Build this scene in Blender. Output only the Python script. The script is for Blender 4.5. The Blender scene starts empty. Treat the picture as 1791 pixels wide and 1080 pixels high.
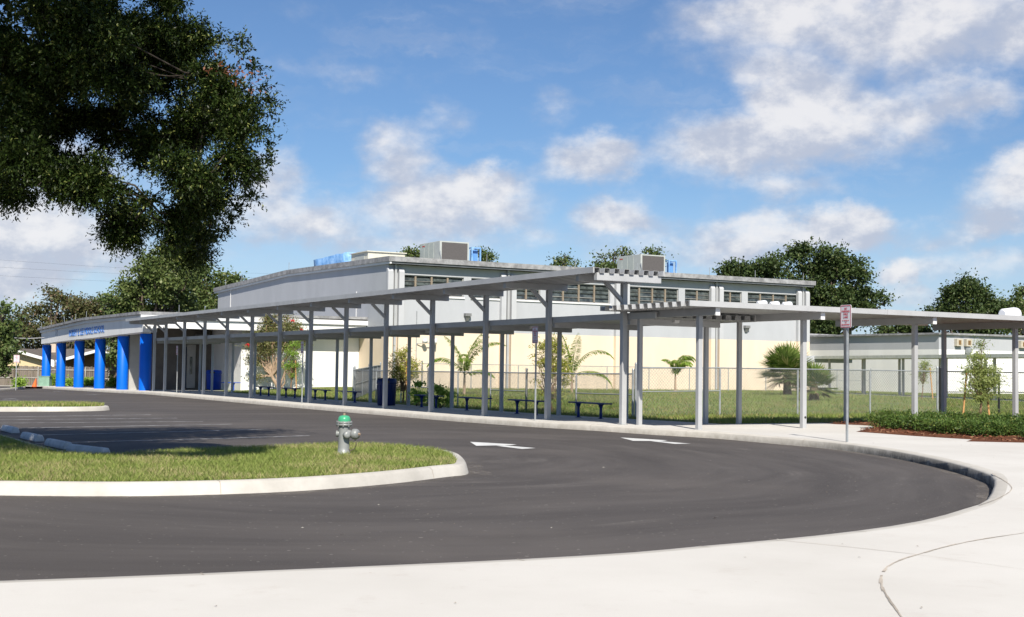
import bpy, math, random
import numpy as np
from mathutils import Vector, Matrix
random.seed(7); RNG = np.random.default_rng(11)
SC = bpy.context.scene; COL = SC.collection
R = math.radians
# ------------------------------------------------------------------ camera geometry
F = 2300.0; HZ = 646.0; RS = .014; EYE = 1.5
pitch = math.atan((HZ-540)/F); roll = math.atan(RS)
FW = Vector((0, math.cos(pitch), math.sin(pitch)))
_u = Vector((0, -math.sin(pitch), math.cos(pitch))); _r = Vector((1, 0, 0))
RT = _r*math.cos(roll)+_u*math.sin(roll); UP = _u*math.cos(roll)-_r*math.sin(roll)
CAM = Vector((0, 0, EYE))
TH = R(29.4)
A = Vector((-math.sin(TH), math.cos(TH), 0)); B = Vector((math.cos(TH), math.sin(TH), 0)); Z = Vector((0, 0, 1))
def ray(px, py): return FW*F+RT*(px-895.5)+UP*(540-py)
def gz(px, py, z):
    r = ray(px, py); return CAM+r*((z-EYE)/r.z)
def dep(px, py, d):              # point on the ray at forward distance d
    r = ray(px, py); return CAM+r*(d/r.y)
O = gz(1089, 743, .15); O.z = 0
def AB(p): d = p-O; return d.dot(A), d.dot(B)
def W(t, s, z=0.): return O+A*t+B*s+Z*z
def hitb(px, py, s):
    r = ray(px, py); k = ((O-CAM).dot(B)+s)/r.dot(B); p = CAM+r*k; return AB(p)[0], p.z
def hita(px, py, t):
    r = ray(px, py); k = ((O-CAM).dot(A)+t)/r.dot(A); p = CAM+r*k; return AB(p)[1], p.z
GT = [-1e3, 0, 8, 20, 44, 50, 80, 90, 1e3]; GV = [0, 0, -.07, -.1, -.12, -.2, -.48, -.5, -.5]
def G(t): return float(np.interp(t, GT, GV))
def Gp(x, y): return G(AB(Vector((x, y, 0)))[0])
def sm(x): x = min(max(x, 0), 1); return x*x*(3-2*x)
def L(t, s):                      # lawn height behind the walkway
    b0 = G(max(t, 0))+.125
    k = sm(min((s-2.9)/9, (t+.2)/16) if t < 44 else (s-2.9)/9)
    return b0+(.27-b0)*k
def at(px, py, dz=0.):            # point on the road surface (+dz) under a pixel
    z = dz
    for _ in range(8):
        p = gz(px, py, z); z = Gp(p.x, p.y)+dz
    return p
def atl(px, py):                  # point on the lawn
    z = .15
    for _ in range(8):
        p = gz(px, py, z); z = L(*AB(p))
    return p
# ------------------------------------------------------------------ materials
MATS = {}
def nodes(name):
    m = bpy.data.materials.new(name); m.use_nodes = True
    nt = m.node_tree; bs = nt.nodes['Principled BSDF']; return m, nt, bs
def mixrgb(nt, fac, c1, c2, mode='MIX'):
    n = nt.nodes.new('ShaderNodeMix'); n.data_type = 'RGBA'; n.blend_type = mode
    for i, v in ((0, fac), (6, c1), (7, c2)):
        if hasattr(v, 'links'): nt.links.new(v, n.inputs[i])
        elif i == 0: n.inputs[i].default_value = v
        else: n.inputs[i].default_value = (*v[:3], 1)
    return n.outputs[2]
def noise(nt, scale, detail=4, rough=.55, vec=None, dim=None):
    n = nt.nodes.new('ShaderNodeTexNoise'); n.inputs['Scale'].default_value = scale
    n.inputs['Detail'].default_value = detail; n.inputs['Roughness'].default_value = rough
    if vec is None:
        tc = nt.nodes.new('ShaderNodeNewGeometry'); vec = tc.outputs['Position']
    nt.links.new(vec, n.inputs['Vector']); return n.outputs[0]
def ramp(nt, f, lo, hi, a=0., b=1.):
    n = nt.nodes.new('ShaderNodeMapRange'); n.interpolation_type = 'SMOOTHSTEP'
    nt.links.new(f, n.inputs[0])
    for i, v in enumerate((lo, hi, a, b)): n.inputs[i+1].default_value = v
    return n.outputs[0]
def mat(name, c, rough=.7, var=.12, scale=3., bump=0., bscale=60., metal=0., spec=.3, c2=None, stretch=None, coat=0):
    if name in MATS: return MATS[name]
    m, nt, bs = nodes(name)
    vec = None
    if stretch:
        g = nt.nodes.new('ShaderNodeNewGeometry'); vm = nt.nodes.new('ShaderNodeVectorMath'); vm.operation = 'MULTIPLY'
        nt.links.new(g.outputs['Position'], vm.inputs[0]); vm.inputs[1].default_value = stretch; vec = vm.outputs[0]
    n1 = noise(nt, scale, 6, .65, vec)
    lo = tuple(x*(1-var) for x in c); hi = tuple(min(1, x*(1+var)) for x in c) if c2 is None else c2
    col = mixrgb(nt, ramp(nt, n1, .3, .7), lo, hi)
    nt.links.new(col, bs.inputs['Base Color'])
    bs.inputs['Roughness'].default_value = rough; bs.inputs['Metallic'].default_value = metal
    bs.inputs['Specular IOR Level'].default_value = spec
    if bump:
        bn = nt.nodes.new('ShaderNodeBump'); bn.inputs['Strength'].default_value = bump; bn.inputs['Distance'].default_value = .01
        nt.links.new(noise(nt, bscale, 3), bn.inputs['Height']); nt.links.new(bn.outputs[0], bs.inputs['Normal'])
    MATS[name] = m; return m
def leafmat(name, c1, c2, c3=None, trans=.25, rough=.5, spec=.35, p3=.08):
    m, nt, bs = nodes(name)
    g = nt.nodes.new('ShaderNodeNewGeometry'); rnd = g.outputs['Random Per Island']
    col = mixrgb(nt, rnd, c1, c2)
    big = noise(nt, .9, 2)
    col = mixrgb(nt, ramp(nt, big, .35, .65, 0, .5), col, c2)
    if c3:
        mm = nt.nodes.new('ShaderNodeMath'); mm.operation = 'MULTIPLY'; mm.inputs[1].default_value = 17.31
        nt.links.new(rnd, mm.inputs[0]); fr = nt.nodes.new('ShaderNodeMath'); fr.operation = 'FRACT'; nt.links.new(mm.outputs[0], fr.inputs[0])
        col = mixrgb(nt, ramp(nt, fr.outputs[0], 1-p3-.02, 1-p3+.02), col, c3)
    nt.links.new(col, bs.inputs['Base Color'])
    bs.inputs['Roughness'].default_value = rough; bs.inputs['Specular IOR Level'].default_value = spec
    out = nt.nodes['Material Output']; tr = nt.nodes.new('ShaderNodeBsdfTranslucent'); nt.links.new(col, tr.inputs[0])
    mx = nt.nodes.new('ShaderNodeMixShader'); mx.inputs[0].default_value = trans
    nt.links.new(bs.outputs[0], mx.inputs[1]); nt.links.new(tr.outputs[0], mx.inputs[2]); nt.links.new(mx.outputs[0], out.inputs[0])
    MATS[name] = m; return m
# ------------------------------------------------------------------ objects
def tag(o, label=None, cat=None, group=None, kind=None):
    for k, v in (('label', label), ('category', cat), ('group', group), ('kind', kind)):
        if v: o[k] = v
    return o
def thing(name, loc, label, cat, group=None, rz=0.):
    o = bpy.data.objects.new(name, None); COL.objects.link(o); o.location = loc; o.rotation_euler = (0, 0, rz)
    o.empty_display_size = .2
    return tag(o, label, cat, group)
def wloc(o):
    v = Vector((0, 0, 0))
    while o: v = v+o.location; o = o.parent
    return v
class MB:
    def __init__(s): s.v = []; s.f = []; s.sm = []
    def add(s, vs, fs, smooth=False):
        n = len(s.v); s.v += [tuple(v) for v in vs]; s.f += [tuple(i+n for i in f) for f in fs]; s.sm += [smooth]*len(fs)
    def hexa(s, p):              # 8 corners, bottom ring then top ring
        s.add(p, [(3, 2, 1, 0), (4, 5, 6, 7), (0, 1, 5, 4), (1, 2, 6, 5), (2, 3, 7, 6), (3, 0, 4, 7)])
    def box(s, x0, x1, y0, y1, z0, z1):
        s.hexa([(x0, y0, z0), (x1, y0, z0), (x1, y1, z0), (x0, y1, z0), (x0, y0, z1), (x1, y0, z1), (x1, y1, z1), (x0, y1, z1)])
    def ab(s, t0, t1, s0, s1, z0, z1):   # box aligned with the school's axes
        s.hexa([W(t0, s0, z0), W(t0, s1, z0), W(t1, s1, z0), W(t1, s0, z0), W(t0, s0, z1), W(t0, s1, z1), W(t1, s1, z1), W(t1, s0, z1)])
    def bar(s, p, q, w, h, up=Z):
        p = Vector(p); q = Vector(q); d = (q-p).normalized(); x = d.cross(up)
        x = (Vector((1, 0, 0)) if x.length < 1e-4 else x.normalized()); y = x.cross(d)
        c = [(-1, -1), (1, -1), (1, 1), (-1, 1)]
        s.hexa([p+x*(a*w/2)+y*(b*h/2) for a, b in c]+[q+x*(a*w/2)+y*(b*h/2) for a, b in c])
    def tube(s, pts, rad, n=8, cap=True, smooth=True):
        pts = [Vector(p) for p in pts]
        if not hasattr(rad, '__len__'): rad = [rad]*len(pts)
        vs = []; ref = Vector((.31, .17, .93))
        for i, p in enumerate(pts):
            d = (pts[min(i+1, len(pts)-1)]-pts[max(i-1, 0)]).normalized()
            x = d.cross(ref)
            if x.length < .05: x = d.cross(Vector((1, 0, 0)))
            x.normalize(); y = d.cross(x)
            vs += [p+x*(rad[i]*math.cos(2*math.pi*k/n))+y*(rad[i]*math.sin(2*math.pi*k/n)) for k in range(n)]
        fs = [(i*n+k, i*n+(k+1) % n, (i+1)*n+(k+1) % n, (i+1)*n+k) for i in range(len(pts)-1) for k in range(n)]
        s.add(vs, fs, smooth)
        if cap: s.add(vs[:n], [tuple(range(n))[::-1]]); s.add(vs[-n:], [tuple(range(n))])
    def lathe(s, c, prof, n=24, axis=Z, smooth=True):
        c = Vector(c); axis = Vector(axis).normalized(); x = axis.cross(Vector((.2, .9, .1))).normalized(); y = axis.cross(x)
        vs = [c+axis*h+x*(r*math.cos(2*math.pi*k/n))+y*(r*math.sin(2*math.pi*k/n)) for r, h in prof for k in range(n)]
        fs = [(i*n+k, i*n+(k+1) % n, (i+1)*n+(k+1) % n, (i+1)*n+k) for i in range(len(prof)-1) for k in range(n)]
        s.add(vs, fs, smooth); s.add(vs[:n], [tuple(range(n))[::-1]]); s.add(vs[-n:], [tuple(range(n))])
    def prism(s, pts, off):      # polygon ring swept by a vector
        n = len(pts); off = Vector(off); p = [Vector(q) for q in pts]
        s.add(p+[q+off for q in p], [tuple(range(n))[::-1], tuple(range(n, 2*n))]+[(i, (i+1) % n, n+(i+1) % n, n+i) for i in range(n)])
    def build(s, name, m, parent=None, loc=None, bevel=0.):
        base = wloc(parent) if parent else Vector(loc or (0, 0, 0))
        me = bpy.data.meshes.new(name)
        me.from_pydata([tuple(Vector(v)-base) for v in s.v], [], s.f)
        me.polygons.foreach_set('use_smooth', s.sm); me.materials.append(m); me.update()
        o = bpy.data.objects.new(name, me); COL.objects.link(o)
        if parent: o.parent = parent
        else: o.location = base
        if bevel:
            b = o.modifiers.new('bevel', 'BEVEL'); b.width = bevel; b.segments = 2; b.limit_method = 'ANGLE'
        return o
def fast_mesh(name, V, nper, m, parent=None):
    """V: (N*nper,3) array; every nper verts make one face."""
    base = wloc(parent) if parent else Vector((0, 0, 0))
    V = np.asarray(V, dtype=np.float32)-np.array(base, dtype=np.float32)
    n = len(V); k = n//nper
    me = bpy.data.meshes.new(name); me.vertices.add(n); me.loops.add(n); me.polygons.add(k)
    me.vertices.foreach_set('co', V.ravel()); me.loops.foreach_set('vertex_index', np.arange(n, dtype=np.int32))
    me.polygons.foreach_set('loop_start', np.arange(0, n, nper, dtype=np.int32))
    me.update(calc_edges=True); me.materials.append(m)
    o = bpy.data.objects.new(name, me); COL.objects.link(o)
    if parent: o.parent = parent
    return o
def struct(mb, name, m): return tag(mb.build(name, m), kind='structure')
def copy_tree(o, parent=None):
    kids = [c for c in o.children]
    c = o.copy(); COL.objects.link(c)
    if parent: c.parent = parent
    for k in kids: copy_tree(k, c)
    return c
def text_mesh(name, txt, m, parent, X, Y, origin, width=None, height=1., depth=.01, align='CENTER', bold=0.):
    cu = bpy.data.curves.new(name, 'FONT'); cu.body = txt; cu.align_x = align; cu.size = 1; cu.extrude = 0; cu.offset = bold
    cu.resolution_u = 3
    o = bpy.data.objects.new(name+'_curve', cu); COL.objects.link(o)
    dg = bpy.context.evaluated_depsgraph_get(); dg.update()
    me = bpy.data.meshes.new_from_object(o.evaluated_get(dg)); bpy.data.objects.remove(o)
    me.name = name
    co = np.zeros(len(me.vertices)*3); me.vertices.foreach_get('co', co); co = co.reshape(-1, 3)
    w = co[:, 0].max()-co[:, 0].min(); h = max(co[:, 1].max()-co[:, 1].min(), 1e-6)
    cx = (co[:, 0].max()+co[:, 0].min())/2; cy = co[:, 1].min()
    sy = height/h; sx = width/w if width else sy
    X = Vector(X).normalized(); Y = Vector(Y).normalized(); N = X.cross(Y); base = wloc(parent)
    out = []
    for v in co:
        out += list(Vector(origin)+X*((v[0]-cx)*sx)+Y*((v[1]-cy)*sy)+N*v[2]-base)
    me.vertices.foreach_set('co', out); me.materials.clear(); me.materials.append(m); me.update()
    ob = bpy.data.objects.new(name, me); COL.objects.link(ob); ob.parent = parent
    if depth:
        sd = ob.modifiers.new('thickness', 'SOLIDIFY'); sd.thickness = depth; sd.offset = 0
    return ob
# ------------------------------------------------------------------ foliage helpers
def rand_unit(n):
    v = RNG.normal(size=(n, 3)); return v/np.linalg.norm(v, axis=1, keepdims=True)
def leaf_quads(cen, axis, nor, ln, wd):
    side = np.cross(axis, nor); side /= np.linalg.norm(side, axis=1, keepdims=True)+1e-9
    ln = ln[:, None]; wd = wd[:, None]
    n2 = np.cross(side, axis)
    V = np.stack([cen-axis*ln*.5, cen+side*wd*.5+n2*wd*.12, cen+axis*ln*.5, cen-side*wd*.5+n2*wd*.12], 1)
    return V.reshape(-1, 3)
def crown(name, blobs, nleaf, clump, ln, wd, m, parent, shell=.55, squash=.8, droop=.2, kper=26):
    """blobs: list of (centre, (rx,ry,rz) or r). Leaves gather in clumps spread through each blob."""
    cs = []; rs = []
    for c, r in blobs:
        cs.append(tuple(c)); rs.append((r, r, r*squash) if not hasattr(r, '__len__') else r)
    cs = np.array(cs); rs = np.array(rs); wgt = (rs[:, 0]*rs[:, 2]); wgt = wgt/wgt.sum()
    ncl = max(4, nleaf//kper)
    bi = RNG.choice(len(cs), ncl, p=wgt)
    rad = shell+(1.08-shell)*RNG.random(ncl)**.7
    inner = RNG.random(ncl) < .25; rad[inner] = RNG.random(inner.sum())*shell
    dirs = rand_unit(ncl)
    cc = cs[bi]+dirs*rs[bi]*rad[:, None]
    size = clump*(.55+.9*RNG.random(ncl))
    li = np.repeat(np.arange(ncl), kper); n = len(li)
    off = RNG.normal(size=(n, 3))*size[li][:, None]*np.array([1, 1, .6])
    cen = cc[li]+off
    ax = rand_unit(n)*.9+off/(size[li][:, None])*.35+dirs[li]*.35; ax[:, 2] -= droop
    ax /= np.linalg.norm(ax, axis=1, keepdims=True)
    no = rand_unit(n)+np.array([0, 0, .7])
    k = .65+.7*RNG.random(n)
    return fast_mesh(name, leaf_quads(cen, ax, no, ln*k, wd*k), 4, m, parent)
def limb(mb, p, q, r0, r1, n=6, sag=.06, k=5):
    p = Vector(p); q = Vector(q); d = (q-p).length; pts = []; rad = []
    for i in range(k+1):
        f = i/k; j = Vector((random.uniform(-1, 1), random.uniform(-1, 1), random.uniform(-1, 1)))*d*sag*(1 if 0 < i < k else 0)
        pts.append(p.lerp(q, f)+j); rad.append(r0+(r1-r0)*f)
    mb.tube(pts, rad, n)
def tree(name, base, blobs, nleaf, clump, ln, wd, m, bark, label, r0=.25, group=None, cat='tree', fork=.45, **kw):
    base = Vector(base); t = thing(name, base, label, cat, group)
    mb = MB(); top = sum((Vector(c) for c, r in blobs), Vector())/len(blobs)
    lo = min(c[2]-(r if not hasattr(r, '__len__') else r[2]) for c, r in blobs)
    f = base.lerp(Vector((top.x, top.y, max(lo, base.z+.3*(top.z-base.z)))), 1.)
    limb(mb, base-Z*.15, f, r0, r0*.75, 8, .02)
    mb.build('trunk', bark, t)
    mb = MB()
    for c, r in blobs[::max(1, len(blobs)//26)]: limb(mb, f-Z*.05, c, r0*.5, r0*.12, 5, .05)
    mb.build('branches', bark, t)
    crown('crown', blobs, nleaf, clump, ln, wd, m, t, **kw)
    return t
def pxblobs(lst, d, flat=.9, dj=.25, lump=7):
    out = []
    for px, py, rp in lst:
        r = rp*d/F; j = random.uniform(-dj, dj)*r*2
        p = dep(px, py, d+j)
        if lump == 0: out.append((p, (r, r, r*flat))); continue
        out.append((p, (r*.42, r*.42, r*.38)))
        for k in range(lump):
            v = Vector((random.gauss(0, 1), random.gauss(0, 1), random.gauss(0, .9))).normalized()*r*random.uniform(.5, .8); s = r*random.uniform(.22, .38)
            out.append((p+v, (s, s, s*.8)))
    return out
def in_poly(x, y, poly):
    ins = np.zeros(len(x), bool); n = len(poly)
    for i in range(n):
        x0, y0 = poly[i]; x1, y1 = poly[(i+1) % n]
        c = ((y0 > y) != (y1 > y)) & (x < (x1-x0)*(y-y0)/(y1-y0+1e-12)+x0); ins ^= c
    return ins
def blades(name, P, h, w, lean, m, parent=None):
    n = len(P); az = RNG.random(n)*2*math.pi; hh = h*(.5+RNG.random(n)); la = RNG.random(n)*2*math.pi
    sd = np.stack([np.cos(az), np.sin(az), np.zeros(n)], 1)*(w*(.6+.8*RNG.random(n)))[:, None]*.5
    tip = P+np.stack([np.cos(la)*lean*hh, np.sin(la)*lean*hh, hh], 1)
    return fast_mesh(name, np.stack([P-sd, P+sd, tip], 1).reshape(-1, 3), 3, m, parent)
def smooth_line(pts, step):
    P = [np.array(p[:2], float) for p in pts]; P = [2*P[0]-P[1]]+P+[2*P[-1]-P[-2]]; out = []
    for i in range(1, len(P)-2):
        n = max(2, int(np.linalg.norm(P[i+1]-P[i])/step))
        for k in range(n):
            u = k/n; a, b, c, d = P[i-1], P[i], P[i+1], P[i+2]
            out.append(.5*((2*b)+(-a+c)*u+(2*a-5*b+4*c-d)*u*u+(-a+3*b-3*c+d)*u**3))
    out.append(P[-2]); return out
def offset_line(P, d, closed=False):
    out = []; n = len(P)
    for i in range(n):
        a = P[(i-1) % n] if closed else P[max(i-1, 0)]; b = P[(i+1) % n] if closed else P[min(i+1, n-1)]
        v = b-a; v = v/(np.linalg.norm(v)+1e-9); out.append(P[i]+d*np.array([-v[1], v[0]]))
    return out

def twigs(name, blobs, ntwig, per, tl, ln, wd, m, parent, shell=.1):
    cs = np.array([tuple(c) for c, r in blobs]); rs = np.array([(r, r, r*.8) if not hasattr(r, '__len__') else r for c, r in blobs]); w = rs[:, 0]*rs[:, 2]; w = w/w.sum()
    bi = RNG.choice(len(cs), ntwig, p=w); dirs = rand_unit(ntwig); rad = shell+(1.0-shell)*RNG.random(ntwig)**.6
    c = cs[bi]+dirs*rs[bi]*rad[:, None]; d = dirs*.8+rand_unit(ntwig)*.8; d[:, 2] -= .25; d /= np.linalg.norm(d, axis=1, keepdims=True)
    sd = np.cross(d, rand_unit(ntwig)); sd /= np.linalg.norm(sd, axis=1, keepdims=True)+1e-9
    L_ = tl*(.6+.8*RNG.random(ntwig)); li = np.repeat(np.arange(ntwig), per); k = np.tile(np.arange(per), ntwig); f = (k+.5)/per; sg = np.where(k % 2 == 0, 1., -1.)
    roll_ = k*1.1; up = np.cross(d, sd); s2 = sd[li]*(np.cos(roll_)*sg)[:, None]+up[li]*np.sin(roll_)[:, None]*.7
    ax = d[li]*.65+s2*.8+rand_unit(len(li))*.25; ax /= np.linalg.norm(ax, axis=1, keepdims=True)
    base = c[li]+d[li]*(L_[li]*(f-.3))[:, None]+np.array([0, 0, -1])*(.12*L_[li]*f*f)[:, None]
    sc = (.7+.6*RNG.random(len(li)))*(1-.3*f); cen = base+ax*(ln*sc*.5)[:, None]
    no = rand_unit(len(li))*.7+np.array([0, 0, .9])
    return fast_mesh(name, leaf_quads(cen, ax, no, ln*sc, wd*sc), 4, m, parent)
# ------------------------------------------------------------------ palette
paint_grey = mat('grey painted aluminium', (.40, .405, .41), .45, .07, 1.2, .05, 40)
deck_grey = mat('grey deck metal', (.40, .405, .41), .4, .08, 1.5)
concrete = mat('concrete', (.60, .575, .53), .85, .07, .5, .15, 90)
def kerb_concrete():
    m, nt, bs = nodes('kerb concrete')
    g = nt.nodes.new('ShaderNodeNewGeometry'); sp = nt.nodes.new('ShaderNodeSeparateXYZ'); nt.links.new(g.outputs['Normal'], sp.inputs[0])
    a = noise(nt, 1.1, 6, .65); b = noise(nt, 5, 6, .75)
    col = mixrgb(nt, ramp(nt, a, .3, .7), (.47, .44, .39), (.56, .53, .475))
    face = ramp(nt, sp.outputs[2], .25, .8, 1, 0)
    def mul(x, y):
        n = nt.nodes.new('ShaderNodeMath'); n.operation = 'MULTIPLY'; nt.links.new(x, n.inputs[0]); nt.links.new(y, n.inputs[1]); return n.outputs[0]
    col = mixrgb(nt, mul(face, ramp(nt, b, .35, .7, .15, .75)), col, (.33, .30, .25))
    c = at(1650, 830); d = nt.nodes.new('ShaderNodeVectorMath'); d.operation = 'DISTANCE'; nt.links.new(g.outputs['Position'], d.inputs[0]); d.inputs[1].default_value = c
    bend_dark = mul(mul(face, ramp(nt, d.outputs['Value'], 2.5, 8.5, 1, 0)), ramp(nt, b, .3, .6, .55, .95))  # vertical kerb faces go darker towards the bend, broken by noise
    col = mixrgb(nt, bend_dark, col, (.075, .072, .07))
    nt.links.new(col, bs.inputs['Base Color']); bs.inputs['Roughness'].default_value = .85; bs.inputs['Specular IOR Level'].default_value = .2
    bn = nt.nodes.new('ShaderNodeBump'); bn.inputs['Strength'].default_value = .3; bn.inputs['Distance'].default_value = .01
    nt.links.new(noise(nt, 45, 3), bn.inputs['Height']); nt.links.new(bn.outputs[0], bs.inputs['Normal']); return m
kerbmat = kerb_concrete()
islandkerb = mat('island kerb concrete', (.46, .435, .39), .85, .10, .9, .3, 45, c2=(.56, .53, .48))
joint = mat('pavement joint', (.42, .37, .31), .9, .3, 3)
whitewall = mat('white painted block', (.80, .79, .765), .7, .05, .8, .1, 25, stretch=(.8, .8, .3))
greywall = mat('grey painted block', (.43, .44, .46), .7, .045, .8, .1, 25, stretch=(.8, .8, .3))
tanwall = mat('tan painted block', (.75, .62, .475), .7, .05, .8, .1, 25, stretch=(.8, .8, .3))
trimwhite = mat('white trim', (.68, .68, .68), .5, .05, 2)
roofedge = mat('weathered roof edge', (.27, .27, .275), .75, .35, 2.2, .2, 20)
gutter = mat('dark gutter', (.13, .14, .15), .5, .2, 2)
darkwall = mat('dark brown block', (.16, .14, .125), .8, .15, 1.2)  # plain dark brown for the entrance recess walls
bluecol = mat('blue enamel', (.0, .125, .66), .45, .06, .8, .05, 20)
bluedeep = mat('navy plastic', (.006, .02, .10), .4, .1, 3)
galv = mat('galvanised steel', (.36, .38, .39), .45, .15, 6, metal=.35)
blackst = mat('black coated steel', (.02, .022, .024), .4, .1, 6)
bark = mat('bark', (.11, .085, .065), .9, .4, 5, .6, 20)
barkpale = mat('pale bark', (.36, .26, .18), .9, .25, 5, .3, 20)
stakewood = mat('stake wood', (.50, .27, .11), .8, .15, 4)
fencewood = mat('weathered boards', (.17, .145, .125), .9, .3, 1.2, .3, 30, stretch=(6, 6, .4))
def asphalt():
    m, nt, bs = nodes('asphalt')
    g = nt.nodes.new('ShaderNodeNewGeometry'); pos = g.outputs['Position']
    c = at(820, 800); sub = nt.nodes.new('ShaderNodeVectorMath'); sub.operation = 'SUBTRACT'
    nt.links.new(pos, sub.inputs[0]); sub.inputs[1].default_value = (c.x, c.y+1, 0)
    warp = nt.nodes.new('ShaderNodeTexNoise'); warp.inputs['Scale'].default_value = .12; nt.links.new(pos, warp.inputs['Vector'])
    wv = nt.nodes.new('ShaderNodeVectorMath'); wv.operation = 'SCALE'; wv.inputs[3].default_value = 3; nt.links.new(warp.outputs['Color'], wv.inputs[0])
    ad = nt.nodes.new('ShaderNodeVectorMath'); ad.operation = 'ADD'; nt.links.new(sub.outputs[0], ad.inputs[0]); nt.links.new(wv.outputs[0], ad.inputs[1])
    fl = nt.nodes.new('ShaderNodeVectorMath'); fl.operation = 'MULTIPLY'; fl.inputs[1].default_value = (1, .8, 0); nt.links.new(ad.outputs[0], fl.inputs[0])
    ln = nt.nodes.new('ShaderNodeVectorMath'); ln.operation = 'LENGTH'; nt.links.new(fl.outputs[0], ln.inputs[0])
    cx = nt.nodes.new('ShaderNodeCombineXYZ'); nt.links.new(ln.outputs['Value'], cx.inputs[0])
    sp = nt.nodes.new('ShaderNodeVectorMath'); sp.operation = 'NORMALIZE'; nt.links.new(fl.outputs[0], sp.inputs[0])
    s2 = nt.nodes.new('ShaderNodeVectorMath'); s2.operation = 'SCALE'; s2.inputs[3].default_value = .9; nt.links.new(sp.outputs[0], s2.inputs[0])
    xy = nt.nodes.new('ShaderNodeSeparateXYZ'); nt.links.new(s2.outputs[0], xy.inputs[0])
    nt.links.new(xy.outputs[0], cx.inputs[1]); nt.links.new(xy.outputs[1], cx.inputs[2])
    swirl = noise(nt, 1.6, 6, .62, cx.outputs[0])
    big = noise(nt, .16, 4, .6); fine = noise(nt, 130, 2, .7); spk = noise(nt, 16, 1, .5)
    col = mixrgb(nt, ramp(nt, swirl, .30, .75), (.050, .0430, .040), (.086, .0755, .070))
    col = mixrgb(nt, ramp(nt, big, .44, .70, 0, .75), col, (.112, .097, .087))
    dust = noise(nt, 2.6, 5, .6, cx.outputs[0]); pat = noise(nt, .22, 3, .6)
    mm = nt.nodes.new('ShaderNodeMath'); mm.operation = 'MULTIPLY'; nt.links.new(ramp(nt, dust, .50, .72), mm.inputs[0]); nt.links.new(ramp(nt, pat, .48, .66, 0, .75), mm.inputs[1])
    col = mixrgb(nt, mm.outputs[0], col, (.165, .148, .134))
    col = mixrgb(nt, ramp(nt, fine, .35, .75, 0, .55), col, (.13, .12, .112))
    col = mixrgb(nt, ramp(nt, spk, .72, .745, 0, .5), col, (.30, .28, .25))
    nt.links.new(col, bs.inputs['Base Color']); bs.inputs['Roughness'].default_value = .82; bs.inputs['Specular IOR Level'].default_value = .25
    bn = nt.nodes.new('ShaderNodeBump'); bn.inputs['Strength'].default_value = .35; bn.inputs['Distance'].default_value = .006
    nt.links.new(fine, bn.inputs['Height']); nt.links.new(bn.outputs[0], bs.inputs['Normal']); return m
def concrete_walk():
    m, nt, bs = nodes('walk concrete')
    a = noise(nt, .35, 5, .6); b = noise(nt, 2.5, 6, .7); c = noise(nt, 200, 2, .6); d = noise(nt, 9, 3, .6)
    col = mixrgb(nt, ramp(nt, a, .3, .7), (.555, .53, .485), (.635, .61, .565))
    col = mixrgb(nt, ramp(nt, b, .54, .78, 0, .5), col, (.47, .42, .37))
    col = mixrgb(nt, ramp(nt, c, .3, .7, 0, .3), col, (.46, .44, .41))
    col = mixrgb(nt, ramp(nt, d, .74, .78, 0, .5), col, (.38, .30, .24))
    nt.links.new(col, bs.inputs['Base Color']); bs.inputs['Roughness'].default_value = .88; bs.inputs['Specular IOR Level'].default_value = .2
    bn = nt.nodes.new('ShaderNodeBump'); bn.inputs['Strength'].default_value = .2; bn.inputs['Distance'].default_value = .004
    nt.links.new(c, bn.inputs['Height']); nt.links.new(bn.outputs[0], bs.inputs['Normal']); return m
def soilgrass(name, c1, c2, c3):
    m, nt, bs = nodes(name)
    a = noise(nt, .45, 5, .65); b = noise(nt, 3.5, 5, .7); c = noise(nt, 30, 3, .7)
    col = mixrgb(nt, ramp(nt, a, .35, .65), c1, c2)
    col = mixrgb(nt, ramp(nt, b, .5, .75, 0, .8), col, c3)
    col = mixrgb(nt, ramp(nt, c, .3, .75, 0, .6), col, tuple(x*.45 for x in c1))
    nt.links.new(col, bs.inputs['Base Color']); bs.inputs['Roughness'].default_value = .95; bs.inputs['Specular IOR Level'].default_value = .1
    return m
def bladecol(name, c1, c2, c3, p3):
    m, nt, bs = nodes(name)
    g = nt.nodes.new('ShaderNodeNewGeometry'); rnd = g.outputs['Random Per Island']
    col = mixrgb(nt, rnd, c1, c2)
    pat = noise(nt, .7, 5, .65)
    f = nt.nodes.new('ShaderNodeMath'); f.operation = 'MULTIPLY'; f.inputs[1].default_value = 7.77; nt.links.new(rnd, f.inputs[0])
    fr = nt.nodes.new('ShaderNodeMath'); fr.operation = 'FRACT'; nt.links.new(f.outputs[0], fr.inputs[0])
    ad = nt.nodes.new('ShaderNodeMath'); ad.operation = 'ADD'; nt.links.new(fr.outputs[0], ad.inputs[0]); nt.links.new(ramp(nt, pat, .3, .7, -.4, .4), ad.inputs[1])
    col = mixrgb(nt, ramp(nt, ad.outputs[0], 1-p3-.08, 1-p3+.08), col, c3)
    nt.links.new(col, bs.inputs['Base Color']); bs.inputs['Roughness'].default_value = .6; bs.inputs['Specular IOR Level'].default_value = .2
    out = nt.nodes['Material Output']; tr = nt.nodes.new('ShaderNodeBsdfTranslucent'); nt.links.new(col, tr.inputs[0])
    mx = nt.nodes.new('ShaderNodeMixShader'); mx.inputs[0].default_value = .3
    nt.links.new(bs.outputs[0], mx.inputs[1]); nt.links.new(tr.outputs[0], mx.inputs[2]); nt.links.new(mx.outputs[0], out.inputs[0]); return m
asph = asphalt(); walk = concrete_walk()
linepaint = mat('worn line paint', (.33, .33, .33), .8, .35, 3, c2=(.62, .62, .62))
arrowpaint = mat('arrow paint', (.62, .62, .60), .7, .12, 2)
turfsoil = soilgrass('turf soil', (.13, .15, .045), (.19, .19, .07), (.25, .21, .11))
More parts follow.
